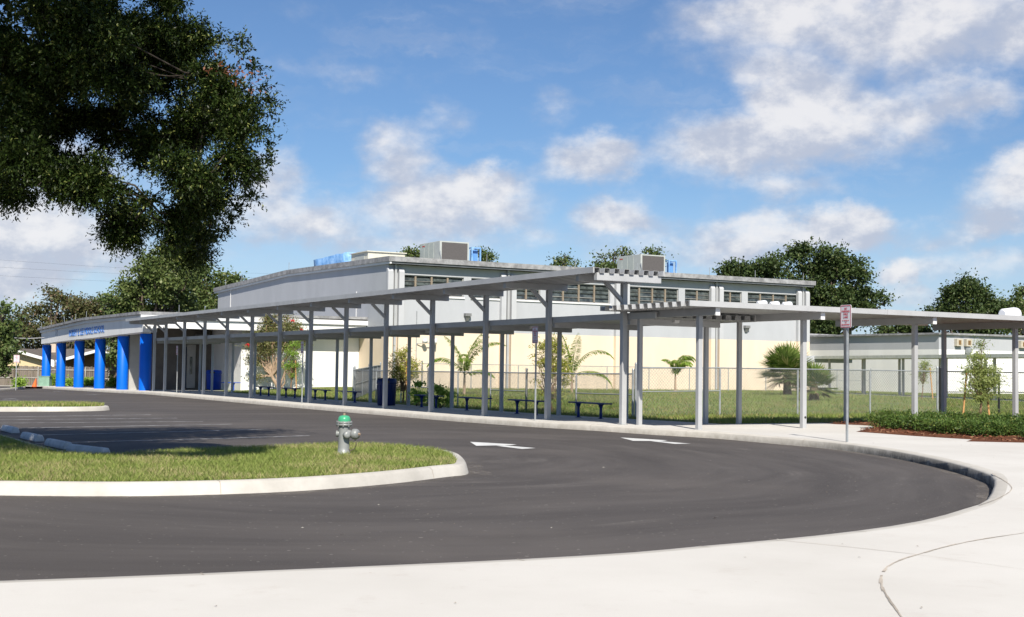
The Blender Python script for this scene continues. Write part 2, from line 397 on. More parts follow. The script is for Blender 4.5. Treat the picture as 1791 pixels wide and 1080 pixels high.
lawnsoil = soilgrass('lawn soil', (.14, .19, .05), (.20, .22, .08), (.27, .23, .12))
mulch = soilgrass('bark mulch', (.13, .05, .028), (.17, .075, .04), (.09, .035, .02))
turf = bladecol('turf blades', (.165, .235, .045), (.32, .36, .105), (.44, .38, .19), .22)
lawnb = bladecol('lawn blades', (.155, .225, .042), (.285, .345, .095), (.38, .31, .14), .24)
# ------------------------------------------------------------------ ground, road
mb = MB(); mb.add([(-900, -60, -.72), (900, -60, -.72), (900, 1500, -.72), (-900, 1500, -.72)], [(0, 1, 2, 3)])
struct(mb, 'ground', soilgrass('far ground', (.10, .11, .04), (.14, .13, .06), (.18, .15, .09)))
mb = MB(); ts = [-48, -30, -15, -5, 0, 4, 8, 14, 20, 32, 44, 50, 60, 70, 80, 86]; ss = [-60, -40, -20, -10, 0, 1.2]
for i in range(len(ts)-1):
    for j in range(len(ss)-1):
        mb.add([W(ts[i], ss[j], G(ts[i])), W(ts[i], ss[j+1], G(ts[i])), W(ts[i+1], ss[j+1], G(ts[i+1])), W(ts[i+1], ss[j], G(ts[i+1]))], [(0, 1, 2, 3)])
mb.add([W(-48, 1.2, 0), W(-48, 30, 0), W(-2, 30, 0), W(-2, 1.2, 0)], [(0, 1, 2, 3)])
struct(mb, 'road', asph)
# kerb line: from the far left, along the canopy, round the bend, back past the camera
farpx = [(-160, 693), (-60, 687), (20, 683), (67, 680), (129, 682.4), (188, 687), (240, 691.5), (342, 698), (444, 708), (600, 721), (700, 729.3), (850, 741.5), (950, 748.5), (1071, 756), (1150, 761.5), (1252, 767.6), (1354, 776.8), (1455, 786), (1563, 802), (1659, 823.5), (1717, 842)]
kp = [at(*q) for q in ((-160, 693), (-60, 687), (20, 683))]+[W(t, -1.02, G(t)) for t in (79.5, 75, 68, 60, 52, 45, 38, 31, 24)]+[at(*q) for q in farpx[9:]]
tip = [at(1738, 857)]
nearpx = [(1724, 871), (1679, 889), (1601, 910), (1486, 927.6), (1347, 942.3), (1216, 953.5), (1100, 964), (900, 976), (700, 985), (350, 1000), (0, 1013), (-400, 1026)]
kp2 = [at(x, y, .15) for x, y in nearpx]
KL = smooth_line(kp+tip+kp2, .8)
i0 = min(range(len(KL)), key=lambda i: abs(AB(Vector((*KL[i], 0)))[0]-0.0)+(100 if KL[i][1] < 28 else 0))
KI = offset_line(KL, .17); KJ = offset_line(KL, .03)
kh = lambda p: Gp(p[0], p[1])+.15
mb = MB(); n = len(KL)
prof = []
for i in range(n):
    p, q, r = KL[i], KJ[i], KI[i]; h = kh(p); q2 = (p+r)*.5*.35+q*.65
    prof += [(p[0], p[1], h-.19), (p[0]*.8+q[0]*.2, p[1]*.8+q[1]*.2, h-.03), (q2[0], q2[1], h-.004), (r[0], r[1], h+.001)]
mb.add(prof, [(4*i+k, 4*i+k+1, 4*i+4+k+1, 4*i+4+k) for i in range(n-1) for k in range(3)], True)
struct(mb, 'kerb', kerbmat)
# pavement: strip under the canopy, then one slab round the bend
mb = MB()
back = []
for i in range(i0+1):
    t = AB(Vector((*KI[i], 0)))[0]; s = 2.95 if t < 47 else 6.; back.append(W(t, s, 0))
for i in range(i0):
    a, b, c, d = KI[i], KI[i+1], back[i+1], back[i]
    t0 = AB(Vector((*KI[i], 0)))[0]
    if t0 > 80 or AB(Vector((*KI[i], 0)))[1] < -2.5 or AB(Vector((*KI[i+1], 0)))[1] < -2.5: continue
    mb.add([(a[0], a[1], kh(a)), (b[0], b[1], kh(b)), (c.x, c.y, kh(b)), (d.x, d.y, kh(a))], [(0, 1, 2, 3)])
ring = [(p[0], p[1], .151) for p in KI[i0:]]+[(-30, 7.6, .151), (-30, -8, .151), (40, -8, .151)]+[tuple(W(-.2, 32, .151)), tuple(W(-.2, 2.95, .151)), (back[i0].x, back[i0].y, .151)]
mb.add(ring, [tuple(range(len(ring)))])
struct(mb, 'sidewalk', walk)
mb = MB(); mb.ab(47, 80.5, -.2, 13, -.75, -.02); 
for t0, t1 in ((47, 54), (54, 62), (62, 71), (71, 80.5)):
    mb.hexa([W(t0, -.7, G(t0)-.1), W(t0, 12.9, G(t0)-.1), W(t1, 12.9, G(t1)-.1), W(t1, -.7, G(t1)-.1), W(t0, -.7, G(t0)+.16), W(t0, 12.9, G(t0)+.16), W(t1, 12.9, G(t1)+.16), W(t1, -.7, G(t1)+.16)])
mb.f = mb.f[6:]; mb.v = mb.v; mb.sm = mb.sm[6:]
struct(mb, 'entrance_floor', concrete)
# joints in the pavement and one painted post shadow
def strip(mb, pts, w, z):
    P = [np.array((p[0], p[1])) for p in pts]; a = offset_line(P, w/2); b = offset_line(P, -w/2)
    vs = [(x[0], x[1], z) for x in a]+[(x[0], x[1], z) for x in b]; n = len(P)
    mb.add(vs, [(n+i, n+i+1, i+1, i) for i in range(n-1)])
mb = MB()
j1 = smooth_line([gz(x, y, .155) for x, y in ((1585, 1090), (1556, 1050), (1541, 1020), (1545, 1000), (1562, 985), (1604, 970), (1690, 948), (1791, 932), (1900, 915))], .15)
for k in range(len(j1)-1):
    if random.random() < .93: strip(mb, [j1[k]+RNG.normal(size=2)*.002, j1[k+1]+RNG.normal(size=2)*.002], random.uniform(.009, .024), .155)
strip(mb, [gz(x, y, .155) for x, y in ((1345, 943), (1470, 955), (1604, 969.5))], .009, .155)
strip(mb, [gz(x, y, .155) for x, y in ((1604, 969.5), (1820, 1000))], .004, .155)
strip(mb, smooth_line([gz(x, y, .155) for x, y in ((1735, 828), (1764, 846), (1768, 858), (1745, 872), (1712, 884))], .2), .012, .155)
strip(mb, [gz(x, y, .155) for x, y in ((1418, 764), (1482, 773.5))], .02, .155)  # strip coloured as the cast shadow of the sign post
struct(mb, 'pavement_joint_and_shadow', joint)
# ------------------------------------------------------------------ painted markings
mb = MB()
for (x0, y0), (x1, y1) in (((67, 761.6), (400, 753.2)), ((-30, 750.6), (400, 742.6)), ((-30, 741), (355, 737.7)), ((-30, 730.3), (264, 725.9)), ((60, 776.3), (400, 767.2)), ((-30, 735.2), (310, 732)), ((400, 753.2), (468, 751.3)), ((400, 767.2), (541, 762.5)), ((400, 742.6), (406, 742.4)), ((92, 672+13.5), (112, 672+12.7)), ((-20, 702.5), (32, 700)), ((-20, 705.5), (45, 704.3)), ((5, 699), (28, 697.5)), ((150, 691), (175, 690.4))):
    p = at(x0, y0); q = at(x1, y1); d = (q-p).normalized(); sd = d.cross(Z)*.05
    mb.add([p-sd+Z*.005, p+sd+Z*.005, q+sd+Z*.005, q-sd+Z*.005], [(0, 1, 2, 3)])
struct(mb, 'parking_line', linepaint)
for pts in ([[(822, 773.6), (904, 778.2), (892, 779.6), (833, 780.6)], [(868, 780.6), (882, 779.9), (937, 784.6), (913, 786.2)]],
            [[(1085, 766), (1168, 771), (1158, 772.3), (1107, 771.8)], [(1138, 772.4), (1152, 772.2), (1209, 777), (1180, 777.2)]]):
    mb = MB()
    for k, q in enumerate(pts): mb.add([at(x, y)+Z*(.006) for x, y in q], [(0, 1, 2, 3)])
    struct(mb, 'painted_arrow', arrowpaint)
# ------------------------------------------------------------------ grass islands
KV = []
def island(outer, inner_w, mound, name, topz=.15):
    P = smooth_line(outer+[outer[0]], .3)[:-1]
    for _ in range(5): P = [(P[i-1]+P[i]*2+P[(i+1) % len(P)])/4 for i in range(len(P))]
    Q = offset_line(P, inner_w, True); K = offset_line(P, .05, True); n = len(P)
    # make sure the offset goes inwards
    ar = sum(P[i][0]*P[(i+1) % n][1]-P[(i+1) % n][0]*P[i][1] for i in range(n))
    if ar < 0: Q = offset_line(P, -inner_w, True); K = offset_line(P, -.05, True)
    mb = MB(); vs = []
    for i in range(n):
        g = Gp(*P[i]); k = K[i]; q = Q[i]; k2 = k*.75+q*.25
        vs += [(P[i][0], P[i][1], g-.05), (k[0], k[1], g+topz-.035), (k2[0], k2[1], g+topz-.003), (q[0], q[1], g+topz)]
    mb.add(vs, [(4*i+k, 4*((i+1) % n)+k, 4*((i+1) % n)+k+1, 4*i+k+1) for i in range(n) for k in range(3)], True)
    KV.append(list(vs)); struct(mb, 'island_kerb', islandkerb)
    c = np.mean(Q, axis=0); mb = MB(); mb.add([(q[0], q[1], Gp(*q)+topz-.012) for q in Q], [tuple(range(n))])
    struct(mb, 'island_soil', turfsoil)
    return np.array(Q), c, topz, mound
def scatter(poly, n, zf):
    poly = np.array(poly); lo = poly.min(0); hi = poly.max(0); out = []
    while sum(map(len, out)) < n:
        x = RNG.uniform(lo[0], hi[0], n); y = RNG.uniform(lo[1], hi[1], n); k = in_poly(x, y, poly); out.append(np.stack([x[k], y[k]], 1))
    P = np.concatenate(out)[:n]; return np.column_stack([P, zf(P)])
I1 = [at(x, y) for x, y in ((-420, 866), (-150, 867), (0, 866.5), (130, 869.5), (270, 869.5), (400, 865), (480, 862.5), (543, 858.5), (611, 853.5), (682, 847.5), (745, 840.5), (797, 831.5))]
I1 += [at(x, y, .12) for x, y in ((823, 818), (817, 803), (795, 791), (700, 780.5), (600, 776.5), (480, 783), (400, 785), (290, 790), (223, 795), (163, 799), (92, 786), (0, 760), (-120, 735), (-300, 715), (-600, 722))]
Q1, c1, z1, m1 = island([(p.x, p.y) for p in I1], .2, .05, 'i')
def zi(P): return np.full(len(P), .145)+.03*RNG.random(len(P))-.02
P = scatter(Q1, 330000, zi)
keep = (P[:, 0] > -16) & (P[:, 0]/P[:, 1] > -.46); P = P[keep]
tag(blades('grass', P, .05, .0095, .9, turf), 'short green and straw coloured turf on the kerbed island', 'grass', kind='stuff')
I2 = [at(x, y) for x, y in ((-400, 722), (-200, 721), (0, 720.5), (100, 720.2), (175, 719.5), (194, 717.5))]+[at(x, y, .12) for x, y in ((193, 711.5), (170, 709), (90, 708), (0, 708), (-200, 708), (-400, 709))]
Q2, c2, z2, m2 = island([(p.x, p.y) for p in I2], .2, .06, 'i2')
P = scatter(Q2, 26000, lambda P: np.array([Gp(*p) for p in P])+.15)
tag(blades('grass', P, .10, .03, .6, turf), 'strip of turf on the far narrow parking island', 'grass', kind='stuff')
# ------------------------------------------------------------------ lawn behind the walkway
mb = MB(); ts = list(np.linspace(-.2, 60, 44)); ss = list(np.linspace(2.95, 92, 52)); vs = [W(t, s, L(t, s)) for t in ts for s in ss]; ns = len(ss)
mb.add(vs, [(i*ns+j, i*ns+j+1, (i+1)*ns+j+1, (i+1)*ns+j) for i in range(len(ts)-1) for j in range(ns-1)], True)
struct(mb, 'lawn', lawnsoil)
n = 150000; t = -.15+44*RNG.random(n)**1.35; s = 3.0+(4+46*RNG.random(n))*RNG.random(n)**.8
patch = np.sin(t*1.3+np.sin(s*.7)*2)+np.sin(s*1.1+t*.4)+RNG.normal(size=n)*.8
k = patch > -.9; t, s = t[k], s[k]
LP = np.array([tuple(W(a, b, L(a, b)-.01)) for a, b in zip(t, s)])
tag(blades('grass', LP, .10, .024, .8, lawnb), 'rough green lawn with straw patches behind the walkway', 'grass', kind='stuff')
# mulch bed
bed = [gz(x, y, .165) for x, y in ((1497, 754.5), (1540, 757.5), (1600, 762), (1700, 768), (1791, 773.5))]
bedp = [(p.x, p.y) for p in bed]+[(p.x, p.y) for p in (W(-12, 17, 0), W(-.1, 24, 0), W(-.1, 7.6, 0), W(-2.2, 6.4, 0))]
PB = smooth_line(bedp+[bedp[0]], .5)[:-1]; mb = MB(); cc = np.mean(PB, axis=0); nb = len(PB); vs = []
for r in range(5):
    f = r/4
    for q in PB:
        p = q*(1-f)+cc*f; vs.append((p[0], p[1], .152+.07*sm(f*6)))
mb.add(vs, [(r*nb+i, r*nb+(i+1) % nb, (r+1)*nb+(i+1) % nb, (r+1)*nb+i) for r in range(4) for i in range(nb)], True)
struct(mb, 'mulch_bed', mulch)
P = scatter(PB, 14000, lambda P: .17+.05*RNG.random(len(P))); ax = rand_unit(len(P)); ax[:, 2] *= .3; ax /= np.linalg.norm(ax, axis=1, keepdims=True)
chips = leafmat('mulch chips', (.10, .035, .02), (.22, .09, .05), (.30, .17, .10), 0, .9, .1, .15)
tag(fast_mesh('mulch', leaf_quads(P, ax, rand_unit(len(P))+np.array([0, 0, 1.2]), .07+.05*RNG.random(len(P)), np.full(len(P), .025)), 4, chips), 'red brown bark chips covering the planting bed', 'mulch', kind='stuff')

# dry bits blown about on the road and pavement
n = 220; bx = RNG.uniform(-12, 12, n); by = 7.4+26*RNG.random(n)**1.3
k = np.abs(bx) < by*.42; BP = []
for x, y in zip(bx[k], by[k]):
    v = Vector((x, y, 0)); pave = not in_poly(np.array([x]), np.array([y]), [tuple(q) for q in KL]+[(-30, 9)])[0]
    if in_poly(np.array([x]), np.array([y]), [tuple(q) for q in Q1])[0] or AB(v)[0] > -.3 and AB(v)[1] > -.9: continue
    BP.append((x, y, (.158 if pave else Gp(x, y)+.008)))
BP = np.array(BP); ax = rand_unit(len(BP)); ax[:, 2] *= .1; ax /= np.linalg.norm(ax, axis=1, keepdims=True)
bits = leafmat('dry bits', (.10, .07, .045), (.38, .33, .26), (.6, .57, .5), 0, .9, .1, .3)
tag(fast_mesh('leaf_litter', leaf_quads(BP, ax, rand_unit(len(BP))*.3+np.array([0, 0, 1]), .015+.035*RNG.random(len(BP))**2, .012+.012*RNG.random(len(BP))), 4, bits), 'scattered dry leaf bits and grit on the asphalt and pavement', 'litter', kind='stuff')

# pale residue washed along the foot of the kerbs
def dustmat():
    m, nt, bs = nodes('kerb foot residue'); a = noise(nt, 1.3, 6, .7); b = noise(nt, 9, 6, .75)
    mm = nt.nodes.new('ShaderNodeMath'); mm.operation = 'MULTIPLY'; nt.links.new(ramp(nt, a, .40, .68, .05, 1), mm.inputs[0]); nt.links.new(ramp(nt, b, .40, .70, 0, .7), mm.inputs[1])
    bs.inputs['Base Color'].default_value = (.36, .32, .28, 1); bs.inputs['Roughness'].default_value = .95; nt.links.new(mm.outputs[0], bs.inputs['Alpha']); return m
dm_ = dustmat()
def skirt(P, w0, closed, sgn):
    n = len(P); mb = MB(); vs = []
    Q = offset_line(P, sgn*.03, closed)
    for i in range(n):
        w = w0*(.45+.55*(math.sin(i*.7)*math.sin(i*.23+1)+1)/2+.25*random.random()); q = P[i]+(P[i]-Q[i])/.03*w
        vs += [(Q[i][0], Q[i][1], Gp(*Q[i])+.004), (q[0], q[1], Gp(*q)+.004)]
    mb.add(vs, [(2*i, 2*i+1, 2*((i+1) % n)+1, 2*((i+1) % n)) for i in range(n if closed else n-1)])
    struct(mb, 'road_dust', dm_)
skirt([q for q in KL if not (q[0] < -22 and q[1] < 96)], .24, False, 1)
ar = sum(Q1[i][0]*Q1[(i+1) % len(Q1)][1]-Q1[(i+1) % len(Q1)][0]*Q1[i][1] for i in range(len(Q1)))
skirt(offset_line([q for q in Q1], -.2 if ar > 0 else .2, True), .30, True, 1 if ar > 0 else -1)

# control joints across the kerbs
def kerb_joints(name, vs, n, step, closed):
    mb = MB()
    for i in range(3, n-3, step):
        a = [Vector(vs[4*i+k]) for k in range(4)]; b = [Vector(vs[4*(i+1)+k]) for k in range(4)]; tg = (b[0]-a[0]).normalized()*.005; o = (a[0]-a[3]); o.z = 0; o = o.normalized()*.003+Z*.003
        for k in range(3): mb.add([a[k]-tg+o, a[k]+tg+o, a[k+1]+tg+o, a[k+1]-tg+o], [(0, 1, 2, 3)])
    struct(mb, name, joint)
kerb_joints('kerb_joint', prof, len(KL), 4, False)
kerb_joints('kerb_joint', KV[0], len(KV[0])//4, 11, True)
# ------------------------------------------------------------------ walkway canopies
def zigzag(w, pitch, ztop, depth):
    depth *= 1.15
    n = round(w/pitch); p = w/n; pts = []
    for i in range(n):
        x = i*p; pts += [(x, ztop), (x+p*.50, ztop), (x+p*.56, ztop-depth), (x+p*.94, ztop-depth)]
    pts.append((w, ztop)); return pts
def deck_along_t(name, parent, t0, t1, s0, s1, ztop, pitch=.3, depth=.1):
    pr = zigzag(s1-s0, pitch, ztop, depth); mb = MB(); cuts = np.linspace(t0, t1, 15); n = len(pr)
    for k in range(len(cuts)-1):
        a, b = cuts[k], cuts[k+1]
        mb.add([W(a, s0+x, z) for x, z in pr]+[W(b, s0+x, z) for x, z in pr], [(i, i+1, n+i+1, n+i) for i in range(n-1)])
    o = mb.build(name, deck_grey, parent); m = o.modifiers.new('t', 'SOLIDIFY'); m.thickness = .008; return o
def deck_along_s(name, parent, t0, t1, s0, s1, ztop, pitch=.3, depth=.1):
    pr = zigzag(t1-t0, pitch, ztop, depth); mb = MB(); n = len(pr)
    mb.add([W(t0+x, s0, z) for x, z in pr]+[W(t0+x, s1, z) for x, z in pr], [(i, i+1, n+i+1, n+i) for i in range(n-1)])
    o = mb.build(name, deck_grey, parent); m = o.modifiers.new('t', 'SOLIDIFY'); m.thickness = .008; return o
def fluor(parent, t, s, z, lt=1.2, ls=.16):
    mb = MB(); mb.ab(t-lt/2, t+lt/2, s-ls/2, s+ls/2, z-.09, z); return mb.build('light_fixture', trimwhite, parent, bevel=.015)
SP = 3.66
# tall cantilevered canopy along the kerb
tall = thing('bus_canopy', W(0, 0, .15), 'tall grey metal canopy cantilevered over the kerb on a row of braced posts', 'canopy')
deck_along_t('roof_deck', tall, -.95, 46.7, -1.5, .52, 3.97)
mb = MB(); cuts = [-.95, 9.5, 19.9, 30.4, 40.5, 46.7]
for a, b in zip(cuts, cuts[1:]): mb.ab(a+.004, b-.004, -1.545, -1.505, 3.84, 3.985)
mb.build('fascia', deck_grey, tall)
mb = MB(); mb.ab(-.95, 46.7, .525, .56, 3.85, 3.98); mb.build('fascia', deck_grey, tall)
for i in range(14):
    t = i*SP if i < 13 else 46.3
    g = G(t)+.14
    mb = MB(); mb.ab(t-.07, t+.07, -.07, .07, g, 3.69); p = mb.build('post', paint_grey, tall, bevel=.012)
    mb = MB(); mb.ab(t-.1, t+.1, -.1, .1, g, g+.025); mb.build('base_plate', galv, p)
    bt = t if i else t
    mb = MB(); mb.ab(bt-.07, bt+.07, -1.42 if i else -1.40, .56 if i else .5, 3.69, 3.865); mb.build('beam', paint_grey, tall, bevel=.008)
    mb = MB(); mb.bar(W(t, -.56, 3.70), W(t, -.05, 3.24), .09, .09, A); mb.build('brace', paint_grey, tall)
# end beam right under the open end of the deck
mb = MB(); mb.ab(-.9, -.76, -1.40, .5, 3.67, 3.855); mb.build('beam', paint_grey, tall, bevel=.008)
# low walkway canopy behind it
low = thing('walkway_canopy', W(0, 2.6, .15), 'low flat grey walkway canopy with back posts running behind the tall canopy', 'canopy')
deck_along_t('roof_deck', low, -1.25, 46.9, .12, 3.18, 2.93)
mb = MB()
for a, b in zip([-1.25, 7, 18, 29, 39, 46.9], [7, 18, 29, 39, 46.9]): mb.ab(a+.003, b-.003, .085, .12, 2.79, 2.95)
mb.build('fascia', deck_grey, low)
mb = MB(); mb.ab(-1.25, 46.9, 3.18, 3.22, 2.79, 2.945); mb.build('fascia', deck_grey, low)
for i in range(14):
    t = i*SP if i < 13 else 46.3
    g = min(G(t)+.14, L(t, 2.6)+.02)
    mb = MB(); mb.ab(t-.055, t+.055, 2.545, 2.655, g-.02, 2.66); mb.build('post', paint_grey, low, bevel=.01)
    mb = MB(); mb.ab(t-.06, t+.06, .16, 3.02, 2.66, 2.825); mb.build('beam', paint_grey, low, bevel=.008)
    if i % 2 == 0: fluor(low, t+.45, 1.55, 2.83)
# right-hand canopy along the other axis
rc = thing('walkway_canopy', W(-2.75, .27, .15), 'flat grey canopy on paired posts crossing in front of the fence on the right', 'canopy')
deck_along_s('roof_deck', rc, -3.5, .1, -.60, 22, 3.10, .325, .1)
mb = MB()
for a, b in zip([-.62, 5.5, 11.8, 17, 22], [5.5, 11.8, 17, 22]): mb.ab(-3.545, -3.505, a+.003, b-.003, 2.985, 3.112)
mb.build('fascia', deck_grey, rc)
mb = MB(); mb.ab(.1, .14, -.62, 22, 2.985, 3.105); mb.build('fascia', deck_grey, rc)
for i, (sf, sb) in enumerate(((.27, .26), (3.47, 3.42), (7.27, 7.18), (11.1, 10.97), (14.9, 14.8), (18.6, 18.6))):
    mb = MB(); mb.ab(-2.81, -2.69, sf-.06, sf+.06, .14, 2.81); p = mb.build('post', paint_grey, rc, bevel=.01)
    if i == 1:
        mb = MB(); mb.lathe(W(-2.81, sf+.01, .42), [(.0, 0), (.028, 0), (.028, .012), (0, .012)], 10, -A); mb.build('conduit_plug', blackst, p)
    mb = MB(); mb.ab(-.405, -.295, sb-.055, sb+.055, .06, 2.81); mb.build('post', paint_grey, rc, bevel=.01)
    mb = MB(); mb.hexa([W(-3.42, sf-.06, 2.81), W(-3.42, sf+.06, 2.81), W(.02, sb+.06, 2.81), W(.02, sb-.06, 2.81), W(-3.42, sf-.06, 2.985), W(-3.42, sf+.06, 2.985), W(.02, sb+.06, 2.985), W(.02, sb-.06, 2.985)])
    mb.build('beam', paint_grey, rc)
    mb = MB(); mb.ab(-3.437, -3.424, sf-.065, sf+.065, 2.80, 2.98); mb.build('beam_cap', trimwhite, rc)
for s in (2.2, 9.0): fluor(rc, -.9, s, 2.97, .18, 1.3)
# ------------------------------------------------------------------ gymnasium
glass, nt, bs = nodes('dark louvre glass')
bs.inputs['Base Color'].default_value = (.012, .016, .016, 1); bs.inputs['Roughness'].default_value = .22; bs.inputs['Specular IOR Level'].default_value = 1.0
nz = noise(nt, 3, 3); nt.links.new(mixrgb(nt, ramp(nt, nz, .35, .65), (.03, .036, .036), (.085, .10, .095)), bs.inputs['Base Color'])
railm = mat('window rail', (.34, .335, .32), .5, .1, 3); mull = mat('tan mullion', (.25, .205, .155), .6, .1, 3)
gym = thing('gymnasium', W(44, 29, .25), 'large grey block hall with tan lower walls and a high row of louvred windows', 'building')
S0, S1, T0, T1, TP = 13.1, 45.62, 44.0, 78.0, 61.2
def roofz(t): return float(np.interp(t, [43.4, TP, 78.6], [8.06, 8.27, 7.80]))
WINS = [(13.85, 18.16), (18.67, 20.84), (21.61, 23.6), (24.15, 28.89), (30.19, 34.41), (34.94, 37.07), (37.9, 39.82), (40.35, 45.03)]
WZ0, WZ1 = 5.84, 7.05
mb = MB(); mb.ab(T0, T0+.3, S0, S1, 3.74, WZ0); mb.ab(T0, T0+.3, S0, S1, WZ1, 7.62)
edges = [S0]+[x for w in WINS for x in w]+[S1]
for a, b in zip(edges[::2], edges[1::2]): mb.ab(T0, T0+.3, a, b, WZ0, WZ1)
mb.prism([W(T0+.3, S0, 3.74), W(T1-.3, S0, 3.74), W(T1-.3, S0, roofz(T1)-.3), W(TP, S0, roofz(TP)-.3), W(T0+.3, S0, roofz(T0)-.3)], B*.3)
mb.prism([W(T0+.3, S1-.3, 3.74), W(T1-.3, S1-.3, 3.74), W(T1-.3, S1-.3, roofz(T1)-.3), W(TP, S1-.3, roofz(TP)-.3), W(T0+.3, S1-.3, roofz(T0)-.3)], B*.3)
mb.ab(T1-.3, T1, S0, S1, 3.74, 7.4); mb.build('upper_wall', greywall, gym)
mb = MB(); mb.ab(T0, T0+.3, S0, S1, -.3, 3.74); mb.ab(T0+.3, T1-.3, S0, S0+.3, -.3, 3.74); mb.ab(T0+.3, T1-.3, S1-.3, S1, -.3, 3.74); mb.ab(T1-.3, T1, S0, S1, -.3, 3.74)
mb.build('lower_wall', tanwall, gym)
mb = MB(); mb.ab(T0+.3, T0+2.5, S0+.3, S1-.3, 5.0, 5.1); mb.ab(T0+2.5, T0+2.7, S0+.3, S1-.3, 5.1, 7.7); mb.build('interior', mat('dark interior', (.03, .03, .03)), gym)
for a, b in WINS:
    n = 4 if b-a > 3.5 else 2; w = (b-a)/n
    fr = MB(); ml = MB()
    fr.ab(T0+.1, T0+.2, a, b, WZ0, WZ0+.06); fr.ab(T0+.1, T0+.2, a, b, WZ1-.06, WZ1)
    fr.ab(T0+.1, T0+.2, a, a+.05, WZ0+.06, WZ1-.06); fr.ab(T0+.1, T0+.2, b-.05, b, WZ0+.06, WZ1-.06)
    for k in range(1, 4):
        z = WZ0+.06+(WZ1-WZ0-.12)*k/4; fr.ab(T0+.11, T0+.19, a+.05, b-.05, z-.025, z+.025)
    fo = fr.build('window', railm, gym)
    for k in range(1, n): ml = MB(); ml.ab(T0+.06, T0+.21, a+w*k-.055, a+w*k+.055, WZ0+.06, WZ1-.06); ml.build('mullion', mull, fo)
    pn = MB()
    for k in range(4):
        z = WZ0+.08+(WZ1-WZ0-.12)*k/4; z2 = z+(WZ1-WZ0-.12)/4-.06
        for q in range(n):
            x0, x1 = a+w*q+.08, a+w*(q+1)-.08; ti = random.uniform(.03, .10)
            pn.hexa([W(T0+.135-ti, x0, z), W(T0+.135-ti, x1, z), W(T0+.145-ti, x1, z), W(T0+.145-ti, x0, z), W(T0+.175, x0, z2), W(T0+.175, x1, z2), W(T0+.185, x1, z2), W(T0+.185, x0, z2)])
    pn.build('pane', glass, fo)
    sl = MB(); sl.ab(T0-.07, T0-.003, a-.05, b+.05, WZ0-.1, WZ0-.004); sl.build('sill', trimwhite, fo)
rf = MB(); th = .30
pr = [(T0-.6, roofz(T0-.6)), (TP, roofz(TP)), (T1+.6, roofz(T1+.6)), (T1+.6, roofz(T1+.6)-th), (TP, roofz(TP)-th), (T0-.6, roofz(T0-.6)-th)]
a = [W(t, S0-.22, z) for t, z in pr]; b_ = [W(t, S1+.42, z) for t, z in pr]
rf.add(a+b_, [(0, 1, 7, 6), (1, 2, 8, 7), (2, 3, 9, 8), (3, 4, 10, 9), (4, 5, 11, 10), (5, 0, 6, 11), (0, 5, 4, 1), (1, 4, 3, 2), (6, 7, 10, 11), (7, 8, 9, 10)])
ro = rf.build('roof', roofedge, gym)
mb = MB(); mb.ab(T0-.52, T0-.35, S0-.1, S1+.3, roofz(T0-.5)-th-.13, roofz(T0-.5)-th-.004); mb.build('gutter', gutter, ro)
mb = MB()
for t0, t1 in ((T0-.55, TP), (TP, T1+.5)):
    mb.hexa([W(t0, S0-.15, roofz(t0)-th-.14), W(t0, S0-.03, roofz(t0)-th-.14), W(t1, S0-.03, roofz(t1)-th-.14), W(t1, S0-.15, roofz(t1)-th-.14), W(t0, S0-.15, roofz(t0)-th-.004), W(t0, S0-.03, roofz(t0)-th-.004), W(t1, S0-.03, roofz(t1)-th-.004), W(t1, S0-.15, roofz(t1)-th-.004)])
mb.build('trim', trimwhite, ro)
for s in (13.52, 21.2, 29.73, 37.5, 45.25):
    for ds in (-.36, .36):
        x0, x1 = s+ds-.17, s+ds+.17
        pm = MB(); pm.ab(T0-.28, T0-.004, x0, x1, .1, 3.737); pm.build('pilaster', tanwall, gym, bevel=.01)
        pm = MB(); pm.prism([W(T0-.004, x0, 3.74), W(T0-.28, x0, 3.74), W(T0-.28, x0, 7.2), W(T0-.16, x0, 7.38), W(T0-.004, x0, 7.38)], B*(x1-x0))
        pm.build('pilaster', greywall if False else mat('grey pilaster', (.47, .475, .49), .7, .04, .8), gym, bevel=.01)
    dm = MB(); dm.ab(T0-.2, T0-.06, s-.07, s+.07, .2, 7.62); dm.build('downspout', paint_grey, gym)
for s, z in ((18.38, 4.71), (40.17, 4.58)):
    m_ = MB(); m_.ab(T0-.28, T0, s-.2, s+.2, z-.02, z+.16); m_.prism([W(T0-.24, s-.16, z-.02), W(T0-.24, s+.16, z-.02), W(T0-.1, s+.1, z-.3), W(T0-.1, s-.1, z-.3)], A*.1)
    m_.build('wall_light', mat('bronze lamp', (.20, .20, .20), .5), gym)
for t, s in ((T0, 26.2), (T0, 37), (T0, 45.4), (T0+.5, 20), (T0, 31), (T1-2, S0), (T1-6, S0), (TP, S0), (T0, 41.)):
    m_ = MB(); m_.tube([W(t, s, roofz(t)-.05), W(t, s, roofz(t)+.55)], .018, 5); m_.build('lightning_rod', galv, ro)
for t, z0, z1 in ((48.7, 5.6, 6.2), (64.5, 5.6, 6.1), (74.5, 5.2, 7.6)):
    m_ = MB(); m_.tube([W(t, S0-.04, z0-2), W(t, S0-.04, z1)], .025, 5); m_.build('conduit', trimwhite, gym)
m_ = MB(); m_.tube([W(T0-.05, 15.0, .4), W(T0-.05, 15.0, 4.9)], .025, 5); m_.tube([W(T0-.05, 15.0, 2.95), W(T0-.3, 15.4, 3.0), W(T0-.3, 16.0, 3.0)], .03, 5); m_.build('conduit', galv, gym)
m_ = MB(); m_.lathe(W(T0-.3, 15.4, 3.1), [(.05, -.1), (.14, 0), (.14, .2), (.04, .26)], 12, -A); m_.lathe(W(T0-.3, 15.95, 3.1), [(.05, -.1), (.16, 0), (.18, .25)], 12, B-A*.5); m_.build('flood_light', trimwhite, gym)
